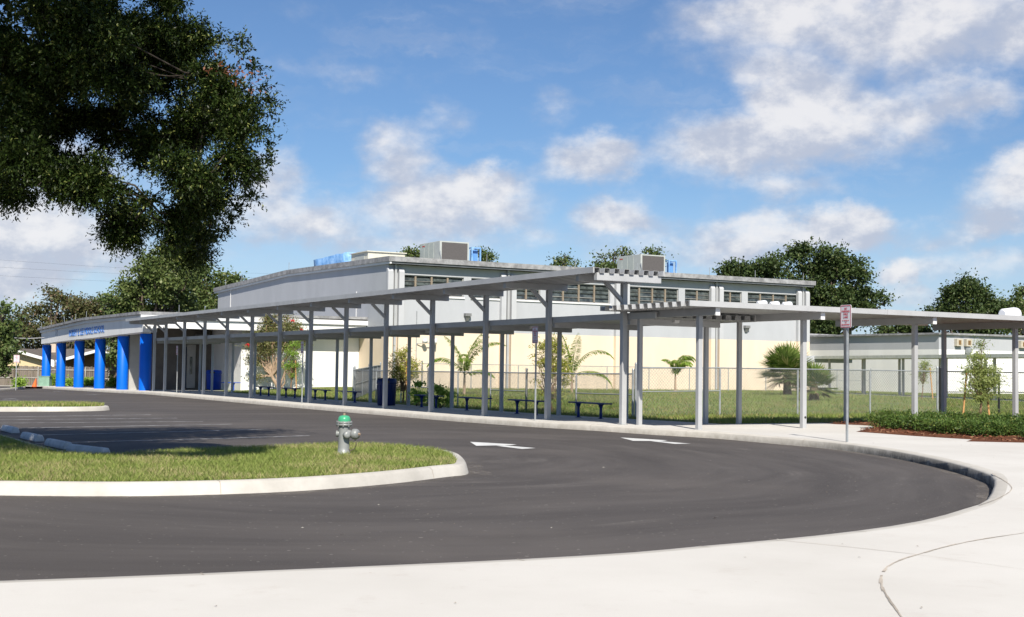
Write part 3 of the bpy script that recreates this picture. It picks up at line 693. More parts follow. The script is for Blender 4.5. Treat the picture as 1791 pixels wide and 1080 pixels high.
# roof-top units
acgrey = mat('painted sheet metal', (.43, .45, .42), .5, .06, 2); coil = mat('condenser coil', (.13, .12, .115), .7, .25, 60, stretch=(1, 1, .2))
def ac(s0, label, grp='air handlers on the hall roof'):
    s1 = s0+2.1; t0 = 48; t1 = 50.9; z0 = roofz(49)-.02
    o = thing('air_conditioner', W(49.5, s0+1, z0), label, 'air conditioner', grp)
    m_ = MB(); m_.ab(t0+.1, t1-.1, s0+.1, s1-.1, z0, z0+.2); m_.build('plinth', galv, o)
    m_ = MB(); m_.ab(t0+.06, t1, s0, s1, z0+.2, z0+1.55); m_.build('casing', acgrey, o, bevel=.02)
    m_ = MB(); m_.ab(t0, t0+.057, s0, s0+.14, z0+.2, z0+1.55); m_.ab(t0, t0+.057, s1-.1, s1, z0+.2, z0+1.55); m_.ab(t0, t0+.057, s0+.14, s1-.1, z0+1.47, z0+1.55); m_.ab(t0, t0+.057, s0+.14, s1-.1, z0+.2, z0+.26); m_.build('corner_post', acgrey, o)
    m_ = MB(); m_.ab(t0+.02, t0+.056, s0+.14, s1-.1, z0+.26, z0+1.47)
    for k in range(24): m_.ab(t0+.008, t0+.02, s0+.14, s1-.1, z0+.28+k*.049, z0+.30+k*.049)
    m_.build('coil', coil, o)
    m_ = MB()
    for t in (48.9, 49.6, 50.3): m_.ab(t, t+.6, s0-.012, s0, z0+.26, z0+1.48)
    m_.build('panel', mat('panel metal', (.40, .43, .39), .5, .05, 2), o)
    m_ = MB(); m_.tube([W(t0-.05, s0-.02, z0+.9), W(t0-.12, s0+.05, z0+.3), W(t0-.2, s0+.5, z0+.08), W(t0-.2, s1, z0+.06), W(t0-.1, s1+.5, z0+.1)], .04, 6); m_.build('conduit', galv, o)
    m_ = MB(); m_.ab(t1-.7, t1-.3, s0-.016, s0-.012, z0+1.3, z0+1.38); m_.build('badge', mat('red badge', (.4, .06, .04)), o)
ac(18.45, 'pale grey rooftop air handler, left and higher looking of two, beside a blue frame')
ac(34.08, 'pale grey rooftop air handler, right of two, behind the canopy end')
bluepale = mat('faded blue tarp', (.13, .32, .66), .6, .2, 2.5, .2, 12, c2=(.28, .48, .76))
def bframe(s0, label):
    z0 = roofz(48.5)-.02; o = thing('equipment_frame', W(48.5, s0+.3, z0), label, 'roof equipment', 'blue frames on the hall roof')
    m_ = MB()
    for t in (48.2, 48.9):
        for s in (s0, s0+.62): m_.ab(t, t+.09, s, s+.09, z0, z0+1.3)
    m_.ab(48.29, 48.9, s0, s0+.09, z0+1.21, z0+1.3); m_.ab(48.29, 48.9, s0+.62, s0+.71, z0+1.21, z0+1.3); m_.ab(48.2, 48.29, s0+.09, s0+.62, z0+1.21, z0+1.3)
    m_.build('frame', bluepale, o)
    m_ = MB(); m_.ab(48.5, 48.56, s0+.1, s0+.6, z0+.1, z0+1.15); m_.build('panel', mat('blue panel', (.12, .28, .60), .5, .15, 4), o)
bframe(20.85, 'small blue metal frame on the roof beside the left air handler')
bframe(36.65, 'small blue metal frame on the roof beside the right air handler')
zt = roofz(57)-.02
m_ = MB(); n = 9; vs = []
for i in range(n):
    for j, (s, z) in enumerate(((14.6, 0), (14.55, .95), (15.2, 1.02), (17.2, 1.0), (17.3, 0))):
        f = i/(n-1); vs.append(W(54.2+f*6.0, s+random.uniform(-.05, .05), zt+z*(1-.1*f+random.uniform(-.05, .05))-.02))
m_.add(vs, [(i*5+j, i*5+j+1, i*5+5+j+1, i*5+5+j) for i in range(n-1) for j in range(4)]+[(4, 3, 2, 1, 0), tuple((n-1)*5+j for j in range(5))], True)
tag(m_.build('tarp_cover', bluepale, loc=W(57, 16, zt)), 'faded blue tarpaulin draped over equipment at the left of the hall roof', 'tarpaulin')
m_ = MB(); m_.ab(50.6, 53.4, 14.6, 17.2, zt, zt+.72); m_.ab(50.5, 53.5, 14.5, 17.3, zt+.72, zt+.78)
o = thing('roof_hatch', W(52, 16, zt), 'cream box on the hall roof just right of the blue tarpaulin', 'roof box'); m_.build('casing', mat('cream metal', (.62, .60, .50), .5, .05), o)
m_ = MB(); m_.ab(51.2, 52.8, 14.585, 14.6, zt+.1, zt+.6); m_.build('panel', acgrey, o)
# ------------------------------------------------------------------ entrance building with blue columns
ent = thing('entrance_building', W(48, 0, 0), 'low white entrance building with a gabled porch on fat blue columns', 'building')
SF = -.45
def ptz(t, off=0): return float(np.interp(t, [46.8, 62.5, 79.2], [4.44, 4.50, 4.14]))+off
# porch roof
pr = [(46.9, ptz(46.9)), (62.5, ptz(62.5)), (79.2, ptz(79.2)), (79.2, ptz(79.2)-.16), (62.5, ptz(62.5)-.16), (46.9, ptz(46.9)-.16)]
rf = MB(); a = [W(t, SF-.28, z) for t, z in pr]; b_ = [W(t, 13.08, z+.12) for t, z in pr]
rf.add(a+b_, [(0, 1, 7, 6), (1, 2, 8, 7), (2, 3, 9, 8), (3, 4, 10, 9), (4, 5, 11, 10), (5, 0, 6, 11), (0, 5, 4, 1), (1, 4, 3, 2), (6, 7, 10, 11), (7, 8, 9, 10)])
ro2 = rf.build('roof', roofedge, ent)
def gband(name, zt_, zb_, s0, s1, m_, par):
    q = MB()
    for t0, t1 in ((47.0, 62.5), (62.5, 79.0)):
        q.hexa([W(t0, s0, ptz(t0, zb_)), W(t0, s1, ptz(t0, zb_)), W(t1, s1, ptz(t1, zb_)), W(t1, s0, ptz(t1, zb_)), W(t0, s0, ptz(t0, zt_)), W(t0, s1, ptz(t0, zt_)), W(t1, s1, ptz(t1, zt_)), W(t1, s0, ptz(t1, zt_))])
    return q.build(name, m_, par)
gband('trim', -.165, -.36, SF-.12, SF+.25, trimwhite, ent)
q = MB()
bb = lambda t: float(np.interp(t, [46, 48, 53.7, 60, 66.6, 73, 79.2], [3.30, 3.30, 3.24, 3.15, 3.10, 3.02, 2.93]))
for t0, t1 in zip([47.05, 53.7, 60, 62.5, 66.6, 73], [53.7, 60, 62.5, 66.6, 73, 78.95]):
    q.hexa([W(t0, SF, bb(t0)), W(t0, SF+.75, bb(t0)), W(t1, SF+.75, bb(t1)), W(t1, SF, bb(t1)), W(t0, SF, ptz(t0, -.365)), W(t0, SF+.75, ptz(t0, -.365)), W(t1, SF+.75, ptz(t1, -.365)), W(t1, SF, ptz(t1, -.365))])
q.build('beam', whitewall, ent)
q = MB(); q.ab(47.05, 47.8, SF+.75, 13.05, 3.55, 4.02); q.build('beam', whitewall, ent)
q = MB(); q.ab(46.92, 47.03, SF-.2, 13.6, 4.04, 4.32); q.build('fascia', trimwhite, ent)
q = MB(); q.ab(47.82, 78.9, SF+.76, 13.0, 3.70, 3.76); q.build('ceiling', mat('porch ceiling', (.18, .165, .15), .8, .1), ent)
for px, yb, yt in ((80.5, 676, 602.4), (106, 677.5, 599), (137.7, 678.6, 596), (174, 680, 592), (214, 682, 587.5), (253.7, 683, 582)):
    t, zb = hitb(px, yb, 0); zt_ = bb(t)
    q = MB(); q.lathe(W(t, -.02, 0), [(.335, zb-.1), (.335, zt_-.09), (.32, zt_-.075)], 28); c = q.build('column', bluecol, ent)
    q = MB(); q.lathe(W(t, -.02, 0), [(.26, zt_-.07), (.26, zt_+.0)], 20); q.build('capital', whitewall, c)
# sign lettering
X = (W(57, SF, 3.47)-W(68.1, SF, 3.36)).normalized()
text_mesh('lettering', 'ROBERT E. LEE MIDDLE SCHOOL', mat('blue letters', (.09, .25, .66), .5, .1), ent, X, Z, W(62.5, SF-.02, 3.40), 11.1, .45, .02)
q = MB(); q.ab(72.4, 73.1, SF-.03, SF-.002, 3.5, 3.9); q.build('plaque', mat('grey plaque', (.6, .6, .6)), ent)
# walls
q = MB(); q.ab(48.2, 48.5, 5.6, 13.08, -.1, 4.05); q.build('wall', whitewall, ent)
q = MB(); q.ab(48.5, 54.2, 5.6, 5.9, -.1, 3.70); q.build('wall', whitewall, ent)
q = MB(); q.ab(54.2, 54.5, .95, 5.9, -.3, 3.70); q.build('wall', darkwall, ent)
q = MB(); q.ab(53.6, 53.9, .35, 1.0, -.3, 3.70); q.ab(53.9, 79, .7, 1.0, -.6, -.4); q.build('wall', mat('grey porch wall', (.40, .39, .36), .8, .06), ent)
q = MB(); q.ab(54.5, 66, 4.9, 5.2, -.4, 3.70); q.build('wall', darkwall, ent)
q = MB(); q.ab(54.08, 54.19, 4.0, 4.55, .05, 2.75); dr = q.build('door', mat('pale door', (.42, .40, .38), .6, .05), ent)
q = MB(); q.ab(54.05, 54.078, 4.2, 4.34, .9, 2.0); q.build('pane', glass, dr)
q = MB(); q.ab(54.06, 54.19, 3.80, 3.98, .05, 2.6); q.build('door_frame', mat('navy trim', (.02, .03, .07)), dr)
q = MB(); q.ab(53.7, 54.15, 4.5, 5.3, 2.95, 3.4); q.build('duct', mat('grey duct', (.2, .19, .18)), ent)
for t, s in ((46.95, 1.5), (47, 3), (62.5, SF), (70, SF), (79, SF), (75, SF), (66, SF)):
    q = MB(); q.tube([W(t, s, ptz(t)-.03), W(t, s, ptz(t)+.45)], .016, 5); q.build('lightning_rod', galv, ro2)
q = MB(); q.ab(46.9, 47.02, 13.08, 13.65, 4.02, 4.32); q.tube([W(47.1, 13.55, .3), W(47.1, 13.55, 4.0)], .05, 6); q.build('downspout', trimwhite, ent)
# ------------------------------------------------------------------ far classroom buildings on the right
cb = thing('classroom_building', W(50, 57, .2), 'long low grey and white classroom block behind the right end of the hall', 'building')
q = MB(); q.ab(50, 50.3, 45.0, 75, 3.3, 4.2); q.ab(50, 50.3, 45.0, 53.3, -.2, 3.3); q.build('wall', greywall, cb)
q = MB(); q.ab(50.02, 50.3, 53.3, 75, -.2, 3.3); q.build('wall', whitewall, cb)
q = MB(); q.hexa([W(49.4, 45, 4.25), W(49.4, 75, 4.12), W(60, 75, 4.55), W(60, 45, 4.65), W(49.4, 45, 4.62), W(49.4, 75, 4.32), W(60, 75, 4.75), W(60, 45, 5.0)]); r3 = q.build('roof', roofedge, cb)
q = MB(); q.hexa([W(49.32, 45, 4.22), W(49.32, 75, 4.08), W(49.38, 75, 4.08), W(49.38, 45, 4.22), W(49.32, 45, 4.46), W(49.32, 75, 4.22), W(49.38, 75, 4.22), W(49.38, 45, 4.46)]); q.build('fascia', trimwhite, r3)
q = MB(); q.prism([W(49.98, 47.6, 2.55), W(48.6, 47.6, 2.55), W(48.75, 47.6, 3.3), W(49.98, 47.6, 3.45)], B*4.6); q.build('hood', mat('weathered concrete hood', (.46, .46, .41), .8, .15), cb)
q = MB(); q.ab(49.9, 49.99, 48.3, 53.0, -.1, 2.5); q.build('door', mat('dark doorway', (.05, .05, .05)), cb)
q = MB(); q.ab(49.85, 49.895, 50.0, 52.9, -.1, .85); q.build('door', mat('blue door', (.02, .06, .22)), cb)
pm = mat('pale utility metal', (.50, .54, .54), .5, .08)
q = MB(); q.ab(49.5, 49.98, 60.6, 62.6, 2.3, 3.85); q.build('electric_panel', pm, cb)
q = MB()
for s in (60.8, 61.2, 61.6, 62.3): q.tube([W(49.8, s, .2), W(49.8, s, 2.3)], .1, 6)
q.build('conduit', pm, cb)
q = MB(); q.ab(49.5, 49.98, 58.9, 60.4, .75, 1.75); q.ab(49.4, 49.98, 60.5, 62.5, .4, 1.8); q.build('utility_box', pm, cb)
q = MB(); q.ab(49.45, 49.98, 60.9, 62.2, 1.95, 2.2); q.build('sign', mat('blue placard', (.03, .14, .42)), cb)
q = MB(); q.tube([W(49.9, 59.7, .3), W(49.9, 59.7, 3.7)], .07, 6); q.build('conduit', pm, cb)
q = MB(); q.lathe(W(49.85, 56.2, 2.1), [(.05, -.3), (.12, -.1), (.12, .15), (.04, .25)], 8); q.build('alarm_bell', mat('red lamp', (.5, .08, .05)), cb)
wing = thing('classroom_wing', W(36, 54, .24), 'low flat roofed grey over white wing at the far right edge', 'building')
q = MB(); q.ab(36, 36.3, 50.3, 80, 3.25, 4.25); q.ab(36.3, 52, 50.3, 50.6, 3.25, 4.25); q.build('upper_wall', greywall, wing)
q = MB(); q.ab(36, 36.3, 50.3, 80, -.2, 3.25); q.ab(36.3, 52, 50.3, 50.6, -.2, 3.25); q.build('lower_wall', whitewall, wing)
q = MB(); q.ab(35.8, 56, 50.1, 80, 4.25, 4.38); q.build('roof', roofedge, wing)
for px in (1674, 1690.5, 1786):
    s = hita(px, 598, 36)[0]; q = MB(); q.ab(35.75, 35.99, s-.28, s+.28, 3.5, 4.0); lo = q.build('wall_light', mat('bronze lens', (.50, .45, .36), .4), wing)
    q = MB(); q.ab(35.73, 35.748, s-.12, s+.12, 3.6, 3.9); q.build('lens', mat('brown lens', (.2, .12, .05), .3), lo)
q = MB(); s = hita(1690, 608, 36)[0]; q.lathe(W(35.8, s, 3.1), [(.1, -.2), (.22, 0), (.2, .3)], 8); q.build('bell', galv, wing)
# far covered walk
C2 = Vector((5.5, -20, 0)).normalized(); P0 = dep(1427, 650, 84); P0.z = 0; N2 = Vector((-C2.y, C2.x, 0))
cw = thing('covered_walk', Vector((P0.x, P0.y, .2)), 'distant low covered walkway on thin posts in front of the classroom wing', 'canopy')
q = MB(); e = P0+C2*34; cr = [P0-N2*.1, e-N2*.1, e+N2*2.6, P0+N2*2.6]; q.hexa([p+Z*2.42 for p in (cr[0], cr[1], cr[2], cr[3])]+[p+Z*2.60 for p in (cr[0], cr[1], cr[2], cr[3])]); q.build('roof', mat('cream roof edge', (.74, .71, .62), .6, .1), cw)
q = MB(); q.hexa([p+Z*2.2 for p in (P0-N2*1-C2*1.5, P0-C2*.02-N2*1, P0-C2*.02+N2*2.6, P0+N2*2.6-C2*1.5)]+[p+Z*2.62 for p in (P0-N2*1-C2*1.5, P0-C2*.02-N2*1, P0-C2*.02+N2*2.6, P0+N2*2.6-C2*1.5)]); q.build('end_panel', greywall, cw)
k = 1.2
while k < 34:
    for d in (.3, 2.3):
        p = P0+C2*(k+(d > 1)*.6)+N2*d; q = MB(); q.bar((p.x, p.y, .1), (p.x, p.y, 2.42), .11, .11, A); q.build('post', mat('brown grey post', (.50, .47, .43), .5), cw)
    k += 4.2
q = MB(); q.hexa([p+Z*.2 for p in (cr[0], cr[1], cr[2], cr[3])]+[p+Z*.29 for p in (cr[0], cr[1], cr[2], cr[3])]); q.build('slab', concrete, cw)
# ------------------------------------------------------------------ chain-link fences
wiremat = mat('fence wire', (.20, .205, .205), .5, .1, 5, metal=.2)
def chain(name, pts, h, label, metal, wire, cell=.105, wr=.0038, space=3.05, mid=None, post_r=.03, tops=None, term=()):
    P0_ = W(pts[0][0], pts[0][1], L(*pts[0])); f = thing(name, P0_, label, 'fence')
    wires = MB(); rails = MB()
    for (t0, s0), (t1, s1) in zip(pts, pts[1:]):
        a = W(t0, s0); b = W(t1, s1); d = b-a; ln = d.length; u = d/ln; ns = max(1, round(ln/space))
        zg = [L(t0+(t1-t0)*i/ns, s0+(s1-s0)*i/ns) for i in range(ns+1)]
        gl = lambda x: float(np.interp(x, np.linspace(0, ln, ns+1), zg))
        for i in range(ns+1):
            x = ln*i/ns; p = a+u*x; g = gl(x); last = i in (0, ns)
            q = MB(); r = post_r*(1.35 if last else 1); hh = h+(.10 if last else -.03)
            q.tube([p+Z*(g-.1), p+Z*(g+hh)], r, 8); po = q.build('post', metal, f)
            if last:
                q = MB(); q.lathe(p+Z*(g+hh), [(r*1.1, 0), (r*1.1, .03), (r*.6, .07)], 8); q.build('cap', metal, po)
            if i < ns:
                p2 = a+u*(ln*(i+1)/ns); g2 = gl(ln*(i+1)/ns)
                q = MB(); q.tube([p+Z*(g+h), p2+Z*(g2+h)], .022, 6); q.build('rail', metal, f)
                if mid and i in mid:
                    q = MB(); q.tube([p+Z*(g+h*.52), p2+Z*(g2+h*.52)], .018, 6); q.build('rail', metal, f)
        x = -h
        off = u.cross(Z)*.03
        while x < ln:
            for sg in (1, -1):
                x0, y0, x1, y1 = (x, .04, x+h-.04, h) if sg > 0 else (x+h-.04, .04, x, h)
                if sg > 0:
                    if x0 < 0: y0 -= x0; x0 = 0
                    if x1 > ln: y1 -= x1-ln; x1 = ln
                else:
                    if x0 > ln: y0 += x0-ln; x0 = ln
                    if x1 < 0: y1 += x1; x1 = 0
                if y1-y0 > .05: wires.tube([a+u*x0+Z*(gl(x0)+y0)+off*sg*.15, a+u*x1+Z*(gl(x1)+y1)+off*sg*.15], wr, 3, False, False)
            x += cell
    wires.build('wire_mesh', wire, f)
    return f
chain('chain_link_fence', [(5.4, 4.15), (5.4, 16.95)], 1.5, 'galvanised chain link fence facing the kerb behind the right hand canopy', galv, wiremat, mid=(0,))
chain('chain_link_fence', [(5.4, 17.1), (5.4, 26)], 1.5, 'black coated chain link fence at the far right beside the thin tree', blackst, blackst, mid=(0, 1, 2), post_r=.04)
chain('chain_link_fence', [(5.55, 4.15), (12, 4.15), (19.8, 4.15), (27.5, 4.15)], 1.32, 'galvanised chain link side fence running away along the benches', galv, wiremat, mid=(0, 3), cell=.075)
chain('chain_link_fence', [(27.7, 4.3), (34, 7.7), (41, 11.4)], 1.35, 'short galvanised fence slanting from the lawn corner to the tan wall', galv, wiremat, mid=(0, 1, 2, 3), cell=.09)
chain('chain_link_fence', [(41, 11.6), (41, 14), (41, 49)], 1.48, 'galvanised chain link fence along the foot of the tan hall wall', galv, wiremat, cell=.09, wr=.0025, mid=(10, 11, 12, 13))
# ------------------------------------------------------------------ benches and bins
def bench_parts(root, m):
    base = root.location.copy()
    q = MB(); q.box(-.14, .14, -.98, .98, .42, .46); q.v = [tuple(Vector(v)+base) for v in q.v]; q.build('seat', m, root, bevel=.012)
    for y in (-.6, .6):
        q = MB(); q.lathe((0, y, 0), [(.09, 0), (.09, .012), (.045, .02), (.04, .3), (.075, .40), (.12, .419)], 12); q.v = [tuple(Vector(v)+base) for v in q.v]; q.build('leg', m, root)
benchblue = mat('navy bench', (.012, .03, .14), .45, .1, 4)
bl = [(1031, 732, 'navy bench nearest the open end of the canopies'), (921, 724, 'navy bench just behind the middle fire lane sign'), (831, 715.5, 'navy bench left of the leafy weeds on the fence'), (750, 711.5, 'navy bench among weeds, first right of the dark bin'),
      (611, 701.5, 'navy bench first left of the dark litter bin'), (560, 698, 'navy bench right of the far slim fire lane sign'), (508, 694.5, 'navy bench in front of the staked young tree'), (463, 691.5, 'navy bench in front of the flowering tree, farthest of the row')]
b0 = None
for px, py, lab in bl:
    s = 2.15; t = hitb(px, py-8, s)[0]; p = W(t, s, G(t)+.15)
    if b0 is None:
        b0 = thing('bench', p, lab, 'bench', 'backless benches along the walkway'); bench_parts(b0, benchblue); b0.rotation_euler.z = TH
    else:
        c = copy_tree(b0); c.location = p; c['label'] = lab
bb_ = thing('bench', W(47.0, 4.2, .05), 'bright blue bench standing on the grass beside the blue bin', 'bench'); bench_parts(bb_, mat('bright blue bench', (.01, .06, .42), .5)); bb_.rotation_euler.z = TH-math.pi/2
def bin_(p, m, label, w=.33, h=.95):
    o = thing('litter_bin', p, label, 'bin')
    q = MB(); q.lathe(p, [(w*.88, 0), (w*.95, .03), (w, h*.78), (w*1.0, h*.8)], 28); q.build('body', m, o)
    q = MB(); q.lathe(p+Z*(h*.8), [(w*1.05, .003), (w*1.08, .02), (w*1.08, .08), (w*.98, h*.2), (w*.5, h*.22)], 28); l = q.build('lid', m, o)
    q = MB(); q.box(p.x-.14, p.x+.14, p.y-w*1.06, p.y-w*.9, p.z+h*.84, p.z+h*.93); q.build('opening', blackst, l)
    q = MB()
    for k in range(14):
        an = 2*math.pi*k/14; d = Vector((math.cos(an), math.sin(an), 0)); q.bar(p+d*(w*.93)+Z*.06, p+d*(w*1.01)+Z*(h*.76), .03, .02)
    q.build('rib', m, o)
t = hitb(676, 690, 1.75)[0]; bin_(W(t, 1.75, G(t)+.15), bluedeep, 'dark navy litter bin between the canopy posts', .36, 1.02)
bin_(W(45.9, 3.3, .1), mat('bright blue plastic', (.008, .05, .36), .45), 'bright blue litter bin by the entrance at the far end', .42, 1.1)
# ------------------------------------------------------------------ signs
signwhite = mat('sign face', (.66, .66, .68), .5, .03); signred = mat('sign red', (.50, .03, .05), .5, .05)
def sign(px, py, label, X=None, detail=True, hp=2.74, w=.305, h=.46, facing=None, grp=None, dz=.15, zt=None):
    p = at(px, py, dz); o = thing('street_sign', p, label, 'sign', grp)
    N = -B if facing is None else facing.normalized(); X = Z.cross(N).normalized()
    top = p.z+hp; q = MB()
    a = p+N*.0
    q.bar(p-Z*.05, (p.x, p.y, top-h+.42), .045, .028, N); q.bar(p-Z*.05+N*.018, Vector((p.x, p.y, top-h+.42))+N*.018, .02, .012, N); q.build('post', galv, o)
    c = Vector((p.x, p.y, top-h/2))+N*.04
    q = MB(); k = []
    for ax, ay in ((-1, -1), (1, -1), (1, 1), (-1, 1)):
        for j in range(4):
            an = {(-1, -1): 180, (1, -1): 270, (1, 1): 0, (-1, 1): 90}[(ax, ay)]+j*30
            k.append(c+X*(ax*(w/2-.03)+.03*math.cos(R(an)))+Z*(ay*(h/2-.03)+.03*math.sin(R(an))))
    q.prism(k, -N*.006); pl = q.build('plate', signwhite, o)
    if detail:
        q = MB()
        def r(x0, x1, y0, y1): q.hexa([c+X*x+Z*y+N*n for n in (.002, .004) for x, y in ((x0, y0), (x1, y0), (x1, y1), (x0, y1))])
        e = w/2-.012; f = h/2-.012
        r(-e+.012, e-.012, f-.014, f); r(-e+.012, e-.012, -f, -f+.014); r(-e, -e+.008, -f+.01, f-.01); r(e-.008, e, -f+.01, f-.01)
        q.build('border', signred, pl)
        for txt, y, hh, ww in (('NO', .13, .042, .07), ('PARKING', .075, .042, .215), ('FIRE', .018, .042, .12), ('LANE', -.040, .042, .125), ('BY ORDER OF', -.098, .022, .18), ('THE', -.138, .022, .05), ('FIRE DEPARTMENT', -.182, .026, .225)):
            text_mesh('lettering', txt, signred, pl, X, Z, c+Z*(y+.005)+N*.004, ww, hh, .002)
    return o
sg = 'fire lane signs along the kerb'
sign(1481.5, 773.5, 'NO PARKING FIRE LANE sign on the nearest post, right of the bend', grp=sg, hp=2.72)
sign(936, 735.5, 'NO PARKING FIRE LANE sign by the canopy in front of the yellowish young tree', grp=sg, hp=2.55)
sign(528, 706, 'slim fire lane sign standing before the staked sapling', grp=sg, hp=2.42)
sign(309, 688, 'fire lane sign in front of the dark entrance recess', grp=sg, hp=2.42)
sign(176, 680, 'fire lane sign in front of the fourth blue column from the left', grp=sg, hp=2.25)
pf = at(27.5, 681.5, .1)
sign(27.5, 681.5, 'lone square white sign with red writing before the board fence', hp=2.0, w=.32, h=.44, facing=Vector((.25, -1, 0)))
# ------------------------------------------------------------------ fire hydrant
hp_ = at(601, 794, .15); silver = mat('silver paint', (.27, .28, .275), .42, .12, 6, .15, 60, metal=.15); green = mat('green enamel', (.06, .36, .19), .3, .06, 6)
hy = thing('fire_hydrant', hp_, 'silver fire hydrant with a green bonnet standing on the grass island', 'hydrant')
q = MB(); q.lathe(hp_, [(.105, -.05), (.105, .02), (.093, .03), (.088, .10), (.085, .42), (.088, .44)], 28); q.build('barrel', silver, hy)
q = MB(); q.lathe(hp_+Z*.44, [(.1, -.01), (.122, 0), (.122, .026), (.10, .03), (.12, .034), (.12, .055), (.105, .062)], 28)
for k in range(8):
    an = k*math.pi/4; d = Vector((math.cos(an), math.sin(an), 0)); q.lathe(hp_+d*.112+Z*.425, [(.012, 0), (.012, .085)], 6)
q.build('flange', silver, hy)
q = MB(); q.lathe(hp_+Z*.5, [(.097, .002), (.098, .03), (.09, .06), (.07, .085), (.03, .096), (.005, .098)], 28); bo = q.build('bonnet', green, hy)
q = MB(); q.lathe(hp_+Z*.598, [(.024, 0), (.022, .03), (.008, .032)], 5, smooth=False); q.build('operating_nut', mat('rusty nut', (.30, .22, .16), .7), bo)
d1 = Vector((.93, -.36, 0)).normalized()
q = MB(); q.lathe(hp_+d1*.05+Z*.31, [(.062, 0), (.062, .055), (.05, .06), (.05, .10), (.078, .105), (.082, .12), (.082, .165), (.068, .195), (.03, .205)], 24, d1); nz_ = q.build('nozzle', silver, hy)
q = MB(); q.lathe(hp_+d1*.255+Z*.31, [(.022, 0), (.02, .03), (.004, .031)], 5, d1, False); q.build('operating_nut', mat('rusty nut', (.3, .22, .16)), nz_)
d2 = Vector((-.35, -.94, 0)).normalized()
d3 = Vector((.42, -.9, 0)).normalized()
q = MB(); q.lathe(hp_+d3*.06+Z*.30, [(.05, 0), (.05, .045), (.038, .05), (.038, .065), (.055, .068), (.055, .11), (.045, .125), (.02, .13)], 20, d3); q.build('nozzle', silver, hy)
d4 = Vector((-.98, .1, 0))
q = MB(); q.lathe(hp_+d4*.07+Z*.31, [(.045, 0), (.045, .03), (.05, .032), (.05, .05), (.02, .055)], 20, d4); q.build('nozzle', silver, hy)
q = MB()
q.tube([hp_+d1*.19+Z*.235, hp_+d1*.22+Z*.16, hp_+d1*.19+Z*.09, hp_+d1*.12+Z*.05, hp_+d1*.09+Z*.08], .008, 6); q.build('chain', mat('rusty chain', (.15, .12, .1), .8), hy)
# ------------------------------------------------------------------ wheel stops
wsm = mat('wheel stop concrete', (.62, .61, .59), .85, .12, 5, .3, 60)
wl = [((-2, 752), (38, 760.5), 'concrete wheel stop farthest left, cut by the picture edge'), ((38, 766), (75, 774.5), 'concrete wheel stop in tree shade beyond the second from the grass corner'), ((81, 778.5), (125, 788), 'concrete wheel stop half in shade, next to the one at the grass corner'), ((130, 791), (178, 797), 'concrete wheel stop at the grass corner with its sunlit end')]
for k, (a, b, lab) in enumerate(wl):
    p = at(*a); qq = at(*b); c = (p+qq)/2; ln = (qq-p).length*.93 if k else 1.3; an = math.atan2((qq-p).y, (qq-p).x)
    if k == 0:
        w0 = thing('wheel_stop', c, lab, 'wheel stop', 'wheel stops at the parking bays')
        pr = [(-.09, 0), (.09, 0), (.085, .06), (.05, .13), (-.05, .13), (-.085, .06)]; v = [(-ln/2, y, z) for y, z in pr]+[(-ln/2+.07, y*.9, z*.97) for y, z in pr]
        q = MB(); q.prism([c+Vector((-ln/2, y, z)) for y, z in pr], (ln, 0, 0)); q.build('block', wsm, w0, bevel=.02)
        q = MB()
        for x in (-.45, .45): q.lathe(c+Vector((x, 0, .128)), [(.02, 0), (.02, .006), (.008, .01)], 8)
        q.build('anchor_pin', galv, w0); w0.rotation_euler.z = an
    else:
        o = copy_tree(w0); o.location = c; o.rotation_euler.z = an; o['label'] = lab
# ------------------------------------------------------------------ white fixtures on top of the right canopy
hornm = mat('white plastic', (.74, .75, .77), .4, .03)
for px, t, lab in ((1332, -.2, 'white rounded vent lying on the right canopy roof, leftmost of three'), (1354, -.1, 'white rounded vent on the right canopy roof, middle of three'), (1376, -.2, 'white rounded vent on the right canopy roof, rightmost of three'), (1765, -1.6, 'larger white rounded vent on the right canopy roof near the picture edge')):
    s = hita(px, 540, t)[0]; sc = .125 if px < 1700 else .27
    c = W(t, s, 3.11+sc*(1.75 if px < 1700 else .55)); o = thing('roof_vent', W(t, s, 3.1), lab, 'vent', 'white vents on the right canopy roof')
    q = MB(); q.lathe(c-B*sc*1.1, [(sc*.45, 0), (sc*.62, sc*.15), (sc*.68, sc*.8), (sc*.8, sc*1.6), (sc*.8, sc*2.1), (sc*.5, sc*2.25)], 16, B); q.build('drum', hornm, o)
    q = MB(); q.ab(t-sc*.4, t+sc*.4, s-sc*.6, s+sc*.6, 3.103, 3.11+sc*(1.0 if px < 1700 else .1)); q.build('bracket', galv, o)
# ------------------------------------------------------------------ far left: board fence, house, cone
bf = thing('board_fence', dep(100, 682, 111), 'weathered grey board fence along the back of the car park', 'fence')
zb, zt_ = -.86, 1.19
fx = [dep(px, 660, 111+px*.012).x for px in (-120, 215)]; fy = [111-1.4, 111+2.6]
q = MB(); x = fx[0]
while x < fx[1]:
    y = fy[0]+(x-fx[0])/(fx[1]-fx[0])*(fy[1]-fy[0]); h = zt_+random.uniform(-.05, .03); q.box(x, x+.145, y+random.uniform(-.008, .008), y+.03, zb, h); x += .152
q.build('boards', fencewood, bf)
pale = mat('pale rail', (.33, .31, .28), .9, .2, 3)
for z in (-.5, .2, .9):
    q = MB(); q.bar((fx[0], fy[0]-.05, z), (fx[1], fy[1]-.05, z), .05, .09); q.build('rail', pale, bf)
for k in range(8):
    f = (k+.4)/8; x = fx[0]+(fx[1]-fx[0])*f; y = fy[0]+(fy[1]-fy[0])*f-.12; q = MB(); q.box(x-.05, x+.05, y-.03, y+.05, zb, zt_-.05); q.build('post', pale if k != 3 else mat('brown rail', (.13, .1, .07)), bf)
hs = thing('house', Vector((-46, 126, -.7)), 'tan bungalow with a brown shingle roof beyond the board fence', 'house')
